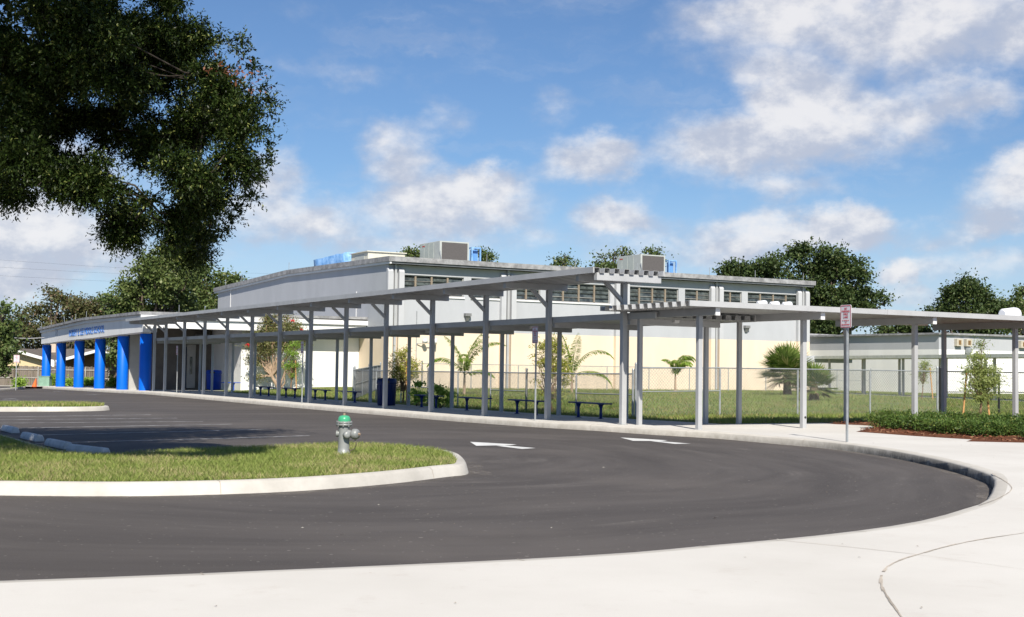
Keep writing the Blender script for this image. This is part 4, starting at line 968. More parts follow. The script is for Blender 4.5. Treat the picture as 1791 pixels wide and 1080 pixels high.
shingle = mat('brown shingles', (.135, .115, .10), .9, .25, 6, .3, 12); hw = mat('tan siding', (.62, .50, .30), .8, .05, 2); wtrim = mat('white fascia', (.75, .75, .73), .6)
hx = lambda px, d: dep(px, 640, d).x
hz = lambda px, py, d: dep(px, py, d).z
D1 = 124
xa, xb, xc, xd = hx(-60, D1), hx(22, D1), hx(98, D1), hx(172, D1); ze = hz(97, 633, D1); za = hz(22, 612, D1); xe = hx(246, D1)
zs = -.65
q = MB(); q.prism([(xa, D1, zs), (xc, D1, zs), (xc, D1, ze), (xb, D1, za-.1), (xa, D1, ze)], (0, 9, 0)); q.build('wall', hw, hs)
q = MB(); q.prism([(xc+.03, D1+2.5, zs), (xe, D1+2.5, zs), (xe, D1+2.5, ze), (xd, D1+2.5, za-.1), (xc+.03, D1+2.5, ze)], (0, 6.5, 0)); q.build('wall', mat('porch shade siding', (.22, .15, .10), .8), hs)  # right gable wall: porch shade put into its darker colour
def gable(x0, xm, x1, y0, y1, m_, z0, z1, ov=.5):
    q = MB(); sl = (z1-z0)/(xm-x0)
    q.prism([(x0-ov, y0, z0-sl*ov), (xm, y0, z1), (x1+ov, y0, z0-sl*ov), (x1+ov, y0, z0-sl*ov+.12), (xm, y0, z1+.14), (x0-ov, y0, z0-sl*ov+.12)], (0, y1-y0, 0)); return q
g1 = gable(xa, xb, xc-.3, D1-.6, D1+10, None, ze, za, .3).build('roof', shingle, hs)
g2 = gable(xc+.4, xd, xe, D1-.3, D1+10, None, ze, za, .3).build('roof', shingle, hs)
for (p, q_), par in ((((xb, za), (xc, ze)), g1), (((xb, za), (xa, ze)), g1), (((xd, za), (xc+.1, ze)), g2), (((xd, za), (xe, ze)), g2)):
    m_ = MB(); yy = D1-.66 if par is g1 else D1-.36; m_.bar((p[0], yy, p[1]+.02), (q_[0], yy, q_[1]+.02), .05, .26); m_.build('fascia', wtrim, par)
q = MB(); q.prism([(xb-.5, D1+3, ze), (xe, D1+3, ze), (xe, D1+8, za+.25), (xb-.5, D1+8, za+.25)], (0, .05, -.12)); q.prism([(xb-.5, D1+13, ze), (xe, D1+13, ze), (xe, D1+8.05, za+.25), (xb-.5, D1+8.05, za+.25)], (0, .05, -.12)); ro_ = q.build('roof', shingle, hs)
q = MB(); cx = hx(94, D1+7); q.box(cx-.32, cx+.32, D1+6.5, D1+7.2, ze, za+.75); q.box(cx-.4, cx+.4, D1+6.42, D1+7.28, za+.76, za+.86); q.build('chimney', mat('pale brick', (.55, .45, .36), .9, .15, 8), ro_)
q = MB(); q.box(hx(97, D1)-.2, hx(97, D1)+.2, D1-.9, D1-.5, ze-.5, ze+.05); q.build('downspout', wtrim, hs)
orange = mat('orange plastic', (.75, .14, .03), .5)
cp = at(59.5, 679.5, .02); co = thing('traffic_cone', cp, 'leaning orange traffic cone at the corner by the first blue column', 'cone')
q = MB(); q.lathe(cp+Z*.01, [(.2, .0), (.03, .72)], 14, Vector((.18, 0, 1))); q.build('cone', orange, co); q = MB(); q.box(cp.x-.22, cp.x+.22, cp.y-.2, cp.y+.2, cp.z, cp.z+.03); q.build('base', orange, co)
ub = at(68, 679, .02)+Vector((0, 1, 0)); uo = thing('utility_cabinet', ub, 'low pale green utility box left of the first blue column', 'utility box'); gm = mat('pale green metal', (.20, .33, .25), .6)
q = MB(); q.box(ub.x-.42, ub.x+.42, ub.y, ub.y+.6, ub.z, ub.z+.85); q.build('casing', gm, uo, bevel=.03); q = MB(); q.box(ub.x-.45, ub.x+.45, ub.y-.03, ub.y+.63, ub.z+.853, ub.z+.9); q.build('lid', gm, uo)
# utility pole and wires
pp = dep(1487, 650, 128); po = thing('utility_pole', Vector((pp.x, pp.y, -.6)), 'wooden utility pole with wires in front of the big oak', 'pole')
q = MB(); q.tube([(pp.x, pp.y, -.7), (pp.x, pp.y, dep(1487, 498, 128).z)], [.17, .12], 8); q.build('pole', mat('pole wood', (.30, .26, .19), .9, .2), po)
for py in (534, 548, 566):
    a = dep(1487, py, 128); q = MB(); pts = []
    for k in range(9):
        f = k/8; e = dep(1980, py+34, 150); p = a.lerp(e, f)-Z*(1.1*4*f*(1-f)); pts.append(p)
    q.tube(pts, .012, 4); q.build('wire', blackst, po)
for k, (y0, y1, d) in enumerate(((441, 466, 96), (457, 470, 96), (473, 482, 96))):
    a = dep(-300, y0-12, d); e = dep(760, y1+10, d+70); pts = [a.lerp(e, i/10)-Z*(1.0*4*(i/10)*(1-i/10)) for i in range(11)]
    q = MB(); q.tube(pts, .005, 4); tag(q.build('overhead_wire', blackst, loc=a), ('highest', 'middle', 'lowest')[k]+' of three thin overhead wires crossing the sky at left', 'wire', 'overhead wires at left')
a = dep(-60, 574, 92); e = dep(78, 591, 92); q = MB(); q.tube([a.lerp(e, i/6)-Z*(.3*4*(i/6)*(1-i/6)) for i in range(7)], .028, 4); tag(q.build('service_cable', mat('pale cable', (.4, .4, .42)), loc=a), 'thick pale service cable running to the porch roof corner', 'cable')
# ------------------------------------------------------------------ vegetation
oakleaf = leafmat('oak leaves', (.004, .009, .002), (.036, .059, .011), (.19, .21, .06), .09, .42, .2, .06)  # very dark base, with a few leaves coloured bright as if sunlit
deadleaf = leafmat('rusty leaves', (.16, .055, .025), (.24, .10, .05), None, .2)
darkgreen = leafmat('dark tree leaves', (.026, .048, .015), (.075, .11, .032), (.13, .15, .05), .22, .5, .25)
midgreen = leafmat('mid tree leaves', (.05, .09, .024), (.13, .175, .05), (.21, .22, .085), .3)
brightgreen = leafmat('bright tree leaves', (.06, .10, .025), (.15, .19, .055), (.22, .24, .09), .3)  # brighter green for the tallest back left tree
olive = leafmat('olive tree leaves', (.06, .075, .025), (.14, .14, .055), (.24, .16, .10), .28, p3=.12)
younggreen = leafmat('young leaves', (.28, .32, .04), (.46, .46, .10), (.46, .36, .12), .45)
sapling = leafmat('fresh leaves', (.18, .34, .04), (.32, .46, .08), None, .45)
feather = leafmat('feathery leaves', (.24, .31, .09), (.40, .45, .16), None, .5)
myrtle = leafmat('myrtle leaves', (.12, .14, .045), (.26, .26, .10), (.32, .20, .11), .35, p3=.1)
palmg = leafmat('palm leaflets', (.20, .33, .04), (.36, .48, .09), (.48, .42, .16), .5)
fang = leafmat('fan palm leaves', (.07, .14, .02), (.20, .27, .065), (.38, .36, .14), .3, .4, .3, .12)
fandry = leafmat('dry fan leaves', (.20, .17, .09), (.28, .24, .14), None, .2)
hedge = leafmat('hedge leaves', (.035, .08, .016), (.11, .17, .035), (.24, .27, .07), .25, .45, .25, .06)
weed = leafmat('weed leaves', (.24, .42, .05), (.40, .54, .12), None, .5)
# the big oak at the left, trunk just out of the picture
OD = 17.3
ot = gz(-330, 842, .16); ot = Vector((-9.4, 17.6, .16))
oak = thing('oak_tree', ot, 'big dark oak overhanging the picture from the upper left', 'tree')
front = [(385, 120, 62), (425, 205, 52), (350, 225, 85), (402, 285, 55), (322, 325, 82), (300, 392, 48), (352, 400, 42), (238, 372, 44), (250, 262, 78), (330, 60, 55), (240, 80, 120), (150, 60, 150), (40, 90, 140), (150, 225, 85), (172, 322, 52), (70, 255, 72), (8, 320, 42), (110, 290, 52), (372, 335, 42), (280, 160, 100), (215, 395, 26), (330, 432, 22), (60, 180, 120), (280, 10, 60), (120, 325, 36), (45, 285, 40)]
blobs = []
for px, py, r in front:
    d = OD+random.uniform(-1.3, 1.3); rr = r*d/F
    c_ = dep(px, py, d)
    for k in range(max(3, int(rr*rr*22))):
        v = Vector((random.gauss(0, 1), random.gauss(0, 1.1), random.gauss(0, 1))).normalized()*rr*random.uniform(.15, .88); s = random.uniform(.13, .30); blobs.append((c_+v, (s*1.2, s*1.2, s*.8)))
hidden = [((-7.5, 17.5, 8.5), (2.6, 2.6, 2.0)), ((-10.5, 18, 8.2), (3, 3, 2.2)), ((-9, 15, 7.2), (2.4, 2.2, 1.8)), ((-6.8, 18.5, 8.8), (1.9, 2.0, 1.4)), ((-12.5, 17, 6.5), (2.6, 2.6, 2.0)), ((-9.5, 20.5, 7.2), (2.8, 2.4, 2)), ((-11.5, 19.5, 5.6), (2, 2, 1.5)), ((-7.6, 20.3, 8.4), (1.8, 1.8, 1.2)), ((-6.5, 17.8, 8.5), (1.1, 1.4, .9)), ((-7.2, 13.8, 8.6), (2.4, 2.2, 1.7)), ((-5.6, 14.4, 8.3), (1.6, 1.8, 1.3)), ((-6.0, 12.0, 9.6), (2.2, 2.2, 1.5)), ((-9.0, 12.5, 8.6), (2.4, 2.2, 1.7)), ((-5.0, 18.8, 8.8), (1.4, 1.4, .8)), ((-4.6, 20.4, 9.1), (1.5, 1.4, .8)), ((-6.2, 21.3, 9.0), (1.6, 1.5, .9)), ((-6.0, 16.0, 8.1), (1.0, 1.3, .8))]  # unseen upper crown, with clumps added to shade the left side and bays
q = MB(); fk = Vector((-9.2, 17.5, 2.6)); q.tube([ot-Z*.2, ot+Z*.3, ot+Z*1.2, fk], [.62, .48, .42, .40], 12); q.build('trunk', bark, oak)
q = MB()
l1 = dep(-60, 232, OD); l2 = dep(48, 190, OD); l3 = dep(190, 120, OD)
q.tube([fk-Z*.1, fk.lerp(l1, .5)+Z*.25, l1, l2, l3], [.30, .22, .15, .09, .03], 10)
for c, r in hidden:
    if c[0] < -8.4: limb(q, fk-Z*.1, c, .2, .06, 7, .06)
hub = Vector((-8.8, 17.2, 7.2)); q.tube([fk-Z*.1, Vector((-9.3, 17.3, 4.8)), hub], [.26, .2, .13], 8)
for c, r in hidden:
    if c[0] >= -8.4: limb(q, hub, c, .10, .03, 6, .05)
nodes_ = [l2, l3, l1]
for c, r in blobs:
    src = min(nodes_, key=lambda v: (v-Vector(c)).length); limb(q, src, c, .016, .005, 4, .09, 3)
    if random.random() < .3: nodes_.append(Vector(c))
    for k in range(1):
        e = Vector(c)+Vector((random.uniform(-1, 1)*r[0], random.uniform(-1, 1)*r[1], random.uniform(-1, 1)*r[2]))*1.0
        limb(q, c, e, .012, .004, 3, .1, 3)
q.build('branches', mat('oak limb bark', (.045, .036, .028), .95, .4, 5, .6, 20), oak)
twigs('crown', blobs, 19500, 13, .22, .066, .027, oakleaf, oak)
crown('crown', [(Vector(c), r) for c, r in hidden], 110000, .22, .12, .065, oakleaf, oak, shell=.4, kper=24)  # out-of-frame foliage, partly added for the shade it casts
sprigs = [(470, 205), (474, 182), (462, 150), (445, 115), (425, 84), (472, 252), (452, 300), (436, 340), (418, 362), (402, 386), (392, 410), (370, 425), (340, 446), (312, 444), (288, 440), (202, 425), (188, 402), (62, 348), (78, 340), (18, 332), (128, 332), (345, 40), (385, 62), (458, 232), (440, 318), (355, 440), (230, 432), (150, 345), (468, 275), (410, 75)]
sb = []
for px, py in sprigs:
    d = OD+random.uniform(-.8, .8)
    for k in range(4): sb.append((dep(px+random.uniform(-9, 9), py+random.uniform(-9, 9), d), .07))
twigs('outer_sprigs', sb, 420, 12, .24, .066, .027, oakleaf, oak, shell=.6)
crown('dead_leaves', [(dep(408, 143, OD-.7), .2), (dep(388, 128, OD-.8), .13), (dep(345, 85, OD-.8), .1)], 230, .13, .06, .028, deadleaf, oak, shell=.1)
# trees at the back left
tree('tree', (dep(-6, 660, 88).x, 88, -.6), pxblobs([(0, 575, 30), (-12, 610, 42), (6, 540, 14), (-40, 570, 45), (12, 620, 22), (-5, 640, 25)], 88), 9000, .35, .26, .16, midgreen, bark, 'leafy tree cut by the left picture edge before the bungalow', .2)
tree('tree', (dep(105, 640, 142).x, 142, -.6), pxblobs([(78, 548, 36), (112, 530, 30), (60, 582, 40), (150, 562, 42), (95, 512, 20), (140, 535, 28), (40, 600, 35), (110, 590, 45), (90, 620, 40), (160, 600, 40), (180, 540, 28), (35, 560, 22)], 142), 19000, .5, .32, .18, olive, bark, 'broad brownish olive tree mass rising behind the bungalow', .3)
tree('tree', (dep(195, 660, 112).x, 112, -.8), pxblobs([(205, 540, 36), (196, 572, 22), (225, 560, 28), (240, 585, 26), (202, 602, 16), (206, 622, 15), (216, 640, 12)], 112), 9000, .4, .28, .16, midgreen, bark, 'dark trunked tree standing right behind the blue columns', .38)
tree('tree', (dep(285, 640, 112).x, 112, -.5), pxblobs([(285, 490, 52), (238, 508, 36), (262, 470, 30), (300, 458, 26), (325, 480, 30), (250, 545, 45), (300, 535, 50), (225, 545, 30), (275, 575, 45), (232, 500, 24)], 112), 22000, .42, .27, .16, brightgreen, bark, 'tallest dark green tree behind the porch roof', .35)
tree('tree', (dep(370, 640, 118).x, 118, -.5), pxblobs([(358, 505, 36), (392, 500, 30), (412, 488, 15), (345, 540, 40), (395, 535, 36), (375, 570, 40), (350, 475, 18), (420, 520, 20)], 118), 12000, .4, .27, .16, midgreen, bark, 'bushy mid green tree at the left corner of the grey hall', .3)
tree('tree', (dep(330, 640, 126).x, 126, -.5), pxblobs([(320, 460, 20), (340, 465, 22), (300, 452, 18), (335, 490, 26)], 126), 3000, .5, .25, .14, feather, bark, 'thin pale crowned tree showing behind the tallest tree', .25)
# crowns peeping over the hall roof
for lst, lab in (([(722, 444, 10), (712, 443, 6), (733, 441, 6), (722, 470, 16)], 'tuft of tree crown over the hall roof left of the left air handler'),
                 ([(846, 443, 7), (838, 438, 4), (850, 450, 8), (846, 470, 14)], 'tuft of tree crown over the hall roof right of the left air handler'),
                 ([(985, 459, 10), (990, 449, 6), (1004, 463, 9), (968, 464, 6), (990, 485, 20)], 'small crown over the hall roof well left of the right air handler'),
                 ([(1052, 453, 12), (1075, 445, 11), (1090, 441, 8), (1040, 461, 9), (1100, 446, 6), (1065, 470, 24)], 'larger crown over the hall roof touching the right air handler'),
                 ([(1137, 440, 5), (1150, 444, 4), (1140, 460, 12)], 'sprig of crown showing just above the right air handler')):
    c0 = dep(lst[0][0], 640, 135); tree('tree', (c0.x, 135, -.5), pxblobs(lst, 135), int(3200 if lst[0][2] > 12 else 1500), .42, .27, .15, midgreen, bark, lab, .2)
# right hand trees
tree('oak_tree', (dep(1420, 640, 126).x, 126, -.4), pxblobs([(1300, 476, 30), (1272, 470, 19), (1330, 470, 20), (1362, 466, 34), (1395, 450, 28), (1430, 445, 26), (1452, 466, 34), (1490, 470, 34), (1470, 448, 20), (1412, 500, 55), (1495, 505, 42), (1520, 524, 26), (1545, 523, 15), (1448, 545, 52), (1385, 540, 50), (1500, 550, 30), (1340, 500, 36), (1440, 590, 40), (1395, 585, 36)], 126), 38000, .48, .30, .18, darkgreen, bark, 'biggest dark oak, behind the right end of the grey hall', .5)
tree('tree', (dep(1690, 640, 128).x, 128, -.4), pxblobs([(1688, 520, 34), (1655, 535, 28), (1722, 535, 30), (1690, 498, 17), (1672, 510, 20), (1712, 512, 20), (1745, 548, 22), (1650, 560, 26), (1690, 560, 40), (1730, 570, 30), (1620, 545, 8), (1690, 590, 34)], 128), 20000, .45, .29, .17, darkgreen, bark, 'dark domed tree above the right canopy, between oak and edge', .4)
tree('tree', (dep(1790, 640, 132).x, 132, -.4), pxblobs([(1765, 535, 20), (1787, 515, 16), (1800, 545, 40), (1775, 565, 26), (1830, 530, 40), (1745, 528, 10)], 132), 9000, .45, .28, .16, midgreen, bark, 'tree cut by the right picture edge beside the white roof vent', .35)
tree('tree', (dep(1580, 640, 134).x, 134, -.4), pxblobs([(1565, 578, 16), (1590, 576, 14), (1615, 580, 16), (1545, 582, 12), (1600, 590, 20)], 134), 5000, .45, .28, .16, darkgreen, bark, 'low dark tree showing under the right canopy roof', .25)
# the flowering tree before the white wall
p = W(46.4, 7.4, L(46.4, 7.4)); d = p.y
cm = tree('flowering_tree', p, pxblobs([(455, 590, 26), (485, 565, 26), (515, 572, 26), (448, 630, 14), (472, 600, 26), (505, 600, 28), (440, 610, 12), (530, 590, 14), (470, 575, 18), (452, 660, 7)], d, dj=.1), 12000, .20, .12, .05, myrtle, barkpale, 'airy multi stemmed tree with red blossom against the white wall', .12)
q = MB()
for x in (-.5, .35, .7): limb(q, p, p+Vector((x, .1*x, 2.4)), .06, .03, 5)
q.build('stem', barkpale, cm)
crown('blossom', pxblobs([(460, 562, 3), (507, 560, 4), (512, 563, 3), (526, 577, 3), (433, 580, 2.5), (433, 604, 3), (475, 600, 2)], d-.9, lump=0), 120, .05, .09, .055, mat('red blossom', (.55, .03, .035), .6), cm)
def sap(base, pxl, n, m_, label, name='young_tree', stakes=(), lw=(.09, .035), cl=.13, r0=.045, droop=.2, dj=.12):
    o = tree(name, base, pxblobs(pxl, base.y, dj=dj), n, cl, lw[0], lw[1], m_, mat('young bark', (.20, .13, .08), .9, .2), label, r0, shell=.15, droop=droop, kper=16)
    for k, (dx, dy, h, lab) in enumerate(stakes):
        s0 = base+Vector((dx, dy, -.1)); q = MB(); q.bar(s0, s0+Z*(h+.1)-Vector((dx*.25, 0, 0)), .05, .05); st = tag(q.build('tree_stake', stakewood, loc=s0), lab, 'stake', 'orange wooden tree stakes')
    return o
p = W(*AB(at(508, 688, .1)), 0); t, s = AB(p); p.z = L(t, s)
sap(p, [(508, 615, 17), (515, 640, 14), (500, 640, 12), (512, 655, 9), (520, 605, 12)], 2600, sapling, 'bright green staked sapling beside the flowering tree', stakes=((.35, -.1, 1.7, 'orange stake beside the bright sapling by the white wall'),))
p = atl(705, 706)
sap(p, [(702, 625, 15), (695, 640, 14), (716, 640, 14), (722, 655, 12), (690, 660, 12), (706, 660, 14), (725, 638, 8), (696, 676, 8), (706, 612, 7)], 3600, younggreen, 'yellowish young tree with wispy leaves beside the dark bin', stakes=((.15, -.1, 1.75, 'orange stake beside the yellowish young tree by the bin'),), lw=(.11, .03))
p = atl(966, 721)
sap(p, [(965, 600, 14), (950, 610, 12), (978, 612, 14), (960, 630, 15), (985, 635, 12), (945, 640, 8), (940, 670, 7), (962, 655, 12), (984, 672, 10), (975, 690, 9), (950, 685, 7), (990, 655, 8), (936, 625, 6)], 4200, younggreen, 'taller yellowish young tree behind the middle fire lane sign', lw=(.10, .03))
p = dep(1714, 731, 44.5); p.z = L(*AB(p))
o = sap(p, [(1716, 605, 9), (1712, 622, 9), (1700, 630, 8), (1712, 645, 14), (1728, 650, 14), (1695, 650, 10), (1722, 672, 18), (1735, 670, 12), (1700, 672, 12), (1715, 690, 14), (1738, 690, 10), (1690, 685, 7), (1720, 598, 5), (1742, 660, 6)], 5200, feather, 'feathery pale green young tree behind the black fence', lw=(.12, .028), stakes=((-.55, .1, 1.5, 'orange stake in the grass left of the feathery young tree'), (.4, .2, .9, 'short orange stake right of the feathery young tree')))
p = atl(1612, 699)
sap(p, [(1613, 640, 8), (1618, 650, 8), (1608, 655, 7), (1614, 665, 6), (1620, 635, 5)], 900, feather, 'tiny thin sapling far off under the covered walk', lw=(.12, .03), r0=.03, stakes=((.6, .1, 1.6, 'leaning orange stake beside the tiny far sapling'),))
# weeds climbing the side fence and under the porch
for lst, dd, n, lab in (([(728, 655, 6), (732, 672, 9), (726, 690, 10), (738, 692, 9), (742, 676, 6), (730, 702, 9)], 49.5, 620, 'leafy vine on the side fence, right behind the yellowish young tree'),
                        ([(770, 662, 6), (765, 680, 9), (775, 693, 10), (757, 695, 8), (786, 668, 5), (762, 705, 9), (780, 705, 9), (792, 690, 5)], 47.5, 760, 'broad leafy weed clump on the side fence between two benches')):
    c0 = dep(lst[0][0], 700, dd); c0.z = L(*AB(c0)); o = thing('weed_clump', c0, lab, 'weed'); q = MB()
    bl_ = pxblobs(lst, dd, lump=0)
    for c, r in bl_: limb(q, c0, c, .012, .005, 4)
    q.build('stem', bark, o); crown('foliage', bl_, n, .09, .11, .08, weed, o, shell=.1)
for lst, dd, lab in (([(95, 667, 8), (92, 673, 6), (96, 658, 5)], 108, 'green weeds between the first and second blue columns'), ([(122, 668, 8), (115, 672, 7), (128, 672, 6)], 108, 'green weeds between the second and third blue columns'), ([(152, 668, 8), (160, 670, 8), (148, 672, 6)], 108, 'green weeds between the third and fourth blue columns'),
                      ([(36, 668, 6), (34, 676, 6)], 98, 'brownish weed at the foot of the board fence by the square sign'), ([(196, 672, 5), (202, 668, 5)], 97, 'green weed beside the dark tree trunk behind the porch')):
    c0 = dep(lst[0][0], 680, dd); c0.z = -.75; o = thing('weed_clump', c0, lab, 'weed'); q = MB(); bl_ = pxblobs(lst, dd)
    for c, r in bl_: limb(q, c0, c, .03, .01, 4)
    q.build('stem', bark, o); crown('foliage', bl_, 900, .2, .2, .12, weed, o, shell=.1)
# palms
def frond(base, az, el, ln, curve, parent, n=34, lw=.5, m_=None, wid=.045, cvf=lambda f: .4+1.2*f, hang=1.):
    h = Vector((math.cos(az), math.sin(az), 0)); pts = []; p = Vector(base); e = el
    for i in range(n+1):
        pts.append(p.copy()); p = p+(h*math.cos(e)+Z*math.sin(e))*(ln/n); e -= curve/n*cvf(i/n)
    q = MB(); q.tube(pts, [.022*(1-.8*i/n) for i in range(n+1)], 4, False)
    sd = h.cross(Z); C_ = []; X_ = []; N_ = []; Ln = []
    for i in range(int(n*.12), n+1):
        f = i/n; l = lw*math.sin(math.pi*min(1, .12+.86*f))**.7
        tg = (pts[min(i+1, n)]-pts[max(i-1, 0)]).normalized()
        for sg in (1, -1):
            for _ in range(3):
                dvec = (sd*sg*(.8+random.uniform(-.2, .2))+tg*.55-Z*random.uniform(.2, .9)*hang).normalized()
                b_ = pts[i]; C_.append(b_+dvec*l*.5); X_.append(dvec); N_.append((Z+h*random.uniform(-.4, .4)).normalized()); Ln.append(l*random.uniform(.8, 1.1))
    fo = q.build('frond', mat('frond stalk', (.16, .20, .06), .6), parent)
    fast_mesh('leaflets', leaf_quads(np.array(C_), np.array(X_), np.array(N_), np.array(Ln), np.full(len(Ln), wid)), 4, m_ or palmg, fo)
def queen(base, crown_h, fr, label, lw=.45, cvf=lambda f: .4+1.2*f, hang=1.):
    o = thing('palm_tree', base, label, 'palm', 'young feather palms along the tan wall'); q = MB(); top = base+Z*crown_h
    q.tube([base-Z*.1, base+Z*.15, top], [.10, .07, .05], 8); q.build('trunk', barkpale, o)
    for az, el, ln, cv in fr: frond(top, R(az), R(el), ln, cv, o, lw=lw, cvf=cvf, hang=hang)
p = atl(812, 691)
queen(p, .95, ((176, 60, 2.3, 2.3), (15, 78, 2.9, 2.0), (25, 84, 2.6, 1.0), (-30, 82, 2.4, 1.3), (165, 82, 2.2, 1.0), (-5, 30, 1.6, 1.6), (95, 66, 2.0, 1.6), (270, 62, 1.9, 1.8)), 'feather palm with arching fronds, leftmost along the tan wall')
p = atl(1000, 688)
queen(p, .95, ((8, 72, 3.1, 2.4), (-5, 24, 2.6, 1.9), (170, 86, 2.3, .5), (60, 86, 2.4, .6), (-60, 85, 2.2, .7), (190, 44, 1.6, 2.0), (100, 70, 1.9, 1.5)), 'feather palm with a long drooping frond behind the taller young tree')
p = atl(1181, 686)
queen(p, 1.0, ((10, 86, 2.0, 2.9), (-20, 80, 1.7, 2.8), (170, 88, 1.5, 2.2), (90, 84, 1.6, 2.6), (260, 84, 1.7, 2.7), (40, 88, 2.1, 2.7), (-40, 80, 1.7, 3.0), (15, 74, 1.6, 2.8), (5, 88, 2.2, 3.0)), 'small feather palm with a mop head between the canopy posts', .40, lambda f: .15+1.7*f, 1.6)
def fanpalm(base, r, n, label, th=.9, dry=.05):
    o = thing('fan_palm', base, label, 'palm'); q = MB(); top = base+Z*th
    q.lathe(base-Z*.1, [(.26, 0), (.22, th*.5), (.20, th), (.12, th+.25)], 10); q.build('trunk', mat('fan palm trunk', (.20, .15, .10), .9, .4, 6, .6, 14), o)
    for mm, cnt, lo, hi, nm in ((fang, int(n*(1-dry)), -12, 88, 'fronds'), (fandry, int(n*dry), -40, -5, 'dry_fronds')):
        C_ = []; X_ = []; N_ = []; Ln = []; st = MB()
        for i in range(cnt):
            az = random.uniform(0, 2*math.pi); el = R(lo+(hi-lo)*random.random()); d = Vector((math.cos(az)*math.cos(el), math.sin(az)*math.cos(el), math.sin(el)))
            pl = r*random.uniform(.35, .58)*(.7 if nm == 'dry_fronds' else 1); hub = top+d*pl-Z*(.15*pl); st.bar(top, hub, .02, .02)
            sx = d.cross(Z).normalized(); up = sx.cross(d)
            for k in range(19):
                a = R(-100+200*k/18); v = (d*math.cos(a)+sx*math.sin(a)+up*random.uniform(-.12, .12)-Z*.12).normalized(); l = r*.55*(.7+.3*math.cos(a*.7))*random.uniform(.9, 1.1)
                C_.append(hub+v*l*.5); X_.append(v); N_.append(up); Ln.append(l)
        so = st.build('stalks', mat('fan stalk', (.15, .18, .06), .6), o)
        fast_mesh(nm, leaf_quads(np.array(C_), np.array(X_), np.array(N_), np.array(Ln), np.full(len(Ln), .095)), 4, mm, o)
p = atl(1377, 691); fanpalm(p, 1.9, 84, 'big round fan palm in front of the right end of the tan wall', 1.15)
p = atl(1424, 701); fanpalm(p, 1.2, 40, 'smaller fan palm with drooping leaves right of the round one', .6, .06)
# hedge along the mulch bed
hb = []
for k in range(13):
    f = k/12; px = 1549+f*340; hb.append((px, 748+f*22+random.uniform(-2, 2), random.uniform(.40, .50)))
for k in range(12):
    f = k/11; px = 1570+f*330; hb.append((px, 742+f*10+random.uniform(-2, 2), random.uniform(.42, .52)))
for px, py, r in hb:
    c = gz(px, py, .2); o = thing('shrub', c, 'dense low green shrub in the hedge on the mulch bed', 'shrub', 'hedge shrubs on the mulch bed'); q = MB()
    ends = [c+Vector((math.cos(a)*r*random.uniform(.5, 1), math.sin(a)*r*random.uniform(.5, 1), random.uniform(.08, .27))) for a in np.linspace(0, 6.2, 12)]
    for e in ends: limb(q, c-Z*.05, e, .009, .004, 4, .05, 3)
    q.build('stem', bark, o)
    crown('foliage', [(c+Z*.11, (r, r, .16))]+[(e, .11) for e in ends], 2300, .075, .055, .026, hedge, o, shell=.3, droop=-.35, kper=14)
# ------------------------------------------------------------------ sky, sun, camera
EL = R(42.5); SX, SY = .15, -.985; hn = math.hypot(SX, SY)
SUN = Vector((SX/hn*math.cos(EL), SY/hn*math.cos(EL), math.sin(EL)))
li = bpy.data.lights.new('sun', 'SUN'); li.energy = 5.0; li.angle = R(.53); li.color = (1, .94, .84)
lo = bpy.data.objects.new('sun', li); COL.objects.link(lo); lo.rotation_euler = SUN.to_track_quat('Z', 'Y').to_euler(); lo.location = SUN*60
w = bpy.data.worlds.new('World'); SC.world = w; w.use_nodes = True; nt = w.node_tree; nt.nodes.clear()
N = nt.nodes.new; LK = nt.links.new
out = N('ShaderNodeOutputWorld'); bg = N('ShaderNodeBackground'); LK(bg.outputs[0], out.inputs[0])
SKY = .074; bg.inputs[1].default_value = SKY
sk = N('ShaderNodeTexSky'); sk.sky_type = 'NISHITA'; sk.sun_disc = False; sk.sun_elevation = EL; sk.sun_rotation = math.atan2(SX, SY); sk.air_density = 1.0; sk.dust_density = .35; sk.ozone_density = 1.6
def M_(op, a, b=None, c=None, clamp=False):
    n = N('ShaderNodeMath'); n.operation = op; n.use_clamp = clamp
    for i, v in enumerate((a, b, c)):
        if v is None: continue
        if hasattr(v, 'links'): LK(v, n.inputs[i])
        else: n.inputs[i].default_value = v
    return n.outputs[0]
def V_(op, a, b=None, out_='Vector', sc=None):
    n = N('ShaderNodeVectorMath'); n.operation = op
    for i, v in enumerate((a, b)):
        if v is None: continue
        if hasattr(v, 'links'): LK(v, n.inputs[i])
        else: n.inputs[i].default_value = v
    if sc is not None: n.inputs[3].default_value = sc
    return n.outputs[out_]
tc = N('ShaderNodeTexCoord'); D = tc.outputs['Generated']; sp = N('ShaderNodeSeparateXYZ'); LK(D, sp.inputs[0])
azm = M_('ARCTAN2', sp.outputs[0], sp.outputs[1]); elv = M_('ARCSINE', sp.outputs[2])
cm_ = N('ShaderNodeCombineXYZ'); LK(azm, cm_.inputs[0]); LK(elv, cm_.inputs[1]); P2 = cm_.outputs[0]
def nz2(scale, detail, rough, off=(0, 0, 0), col=False):
    n = N('ShaderNodeTexNoise'); n.inputs['Scale'].default_value = scale; n.inputs['Detail'].default_value = detail; n.inputs['Roughness'].default_value = rough
    LK(V_('ADD', V_('MULTIPLY', P2, (1, 1.45, 1)), off), n.inputs['Vector']); return n.outputs['Color' if col else 0]
wp = V_('SCALE', V_('SUBTRACT', nz2(16, 5, .6, (3, 1, 0), True), (.5, .5, .5)), sc=.040)
wp2 = V_('SCALE', V_('SUBTRACT', nz2(60, 4, .6, (7, 2, 0), True), (.5, .5, .5)), sc=.012)
PW = V_('ADD', V_('ADD', P2, wp), wp2)
def ang(px, py): r = ray(px, py).normalized(); return math.atan2(r.x, r.y), math.asin(r.z)
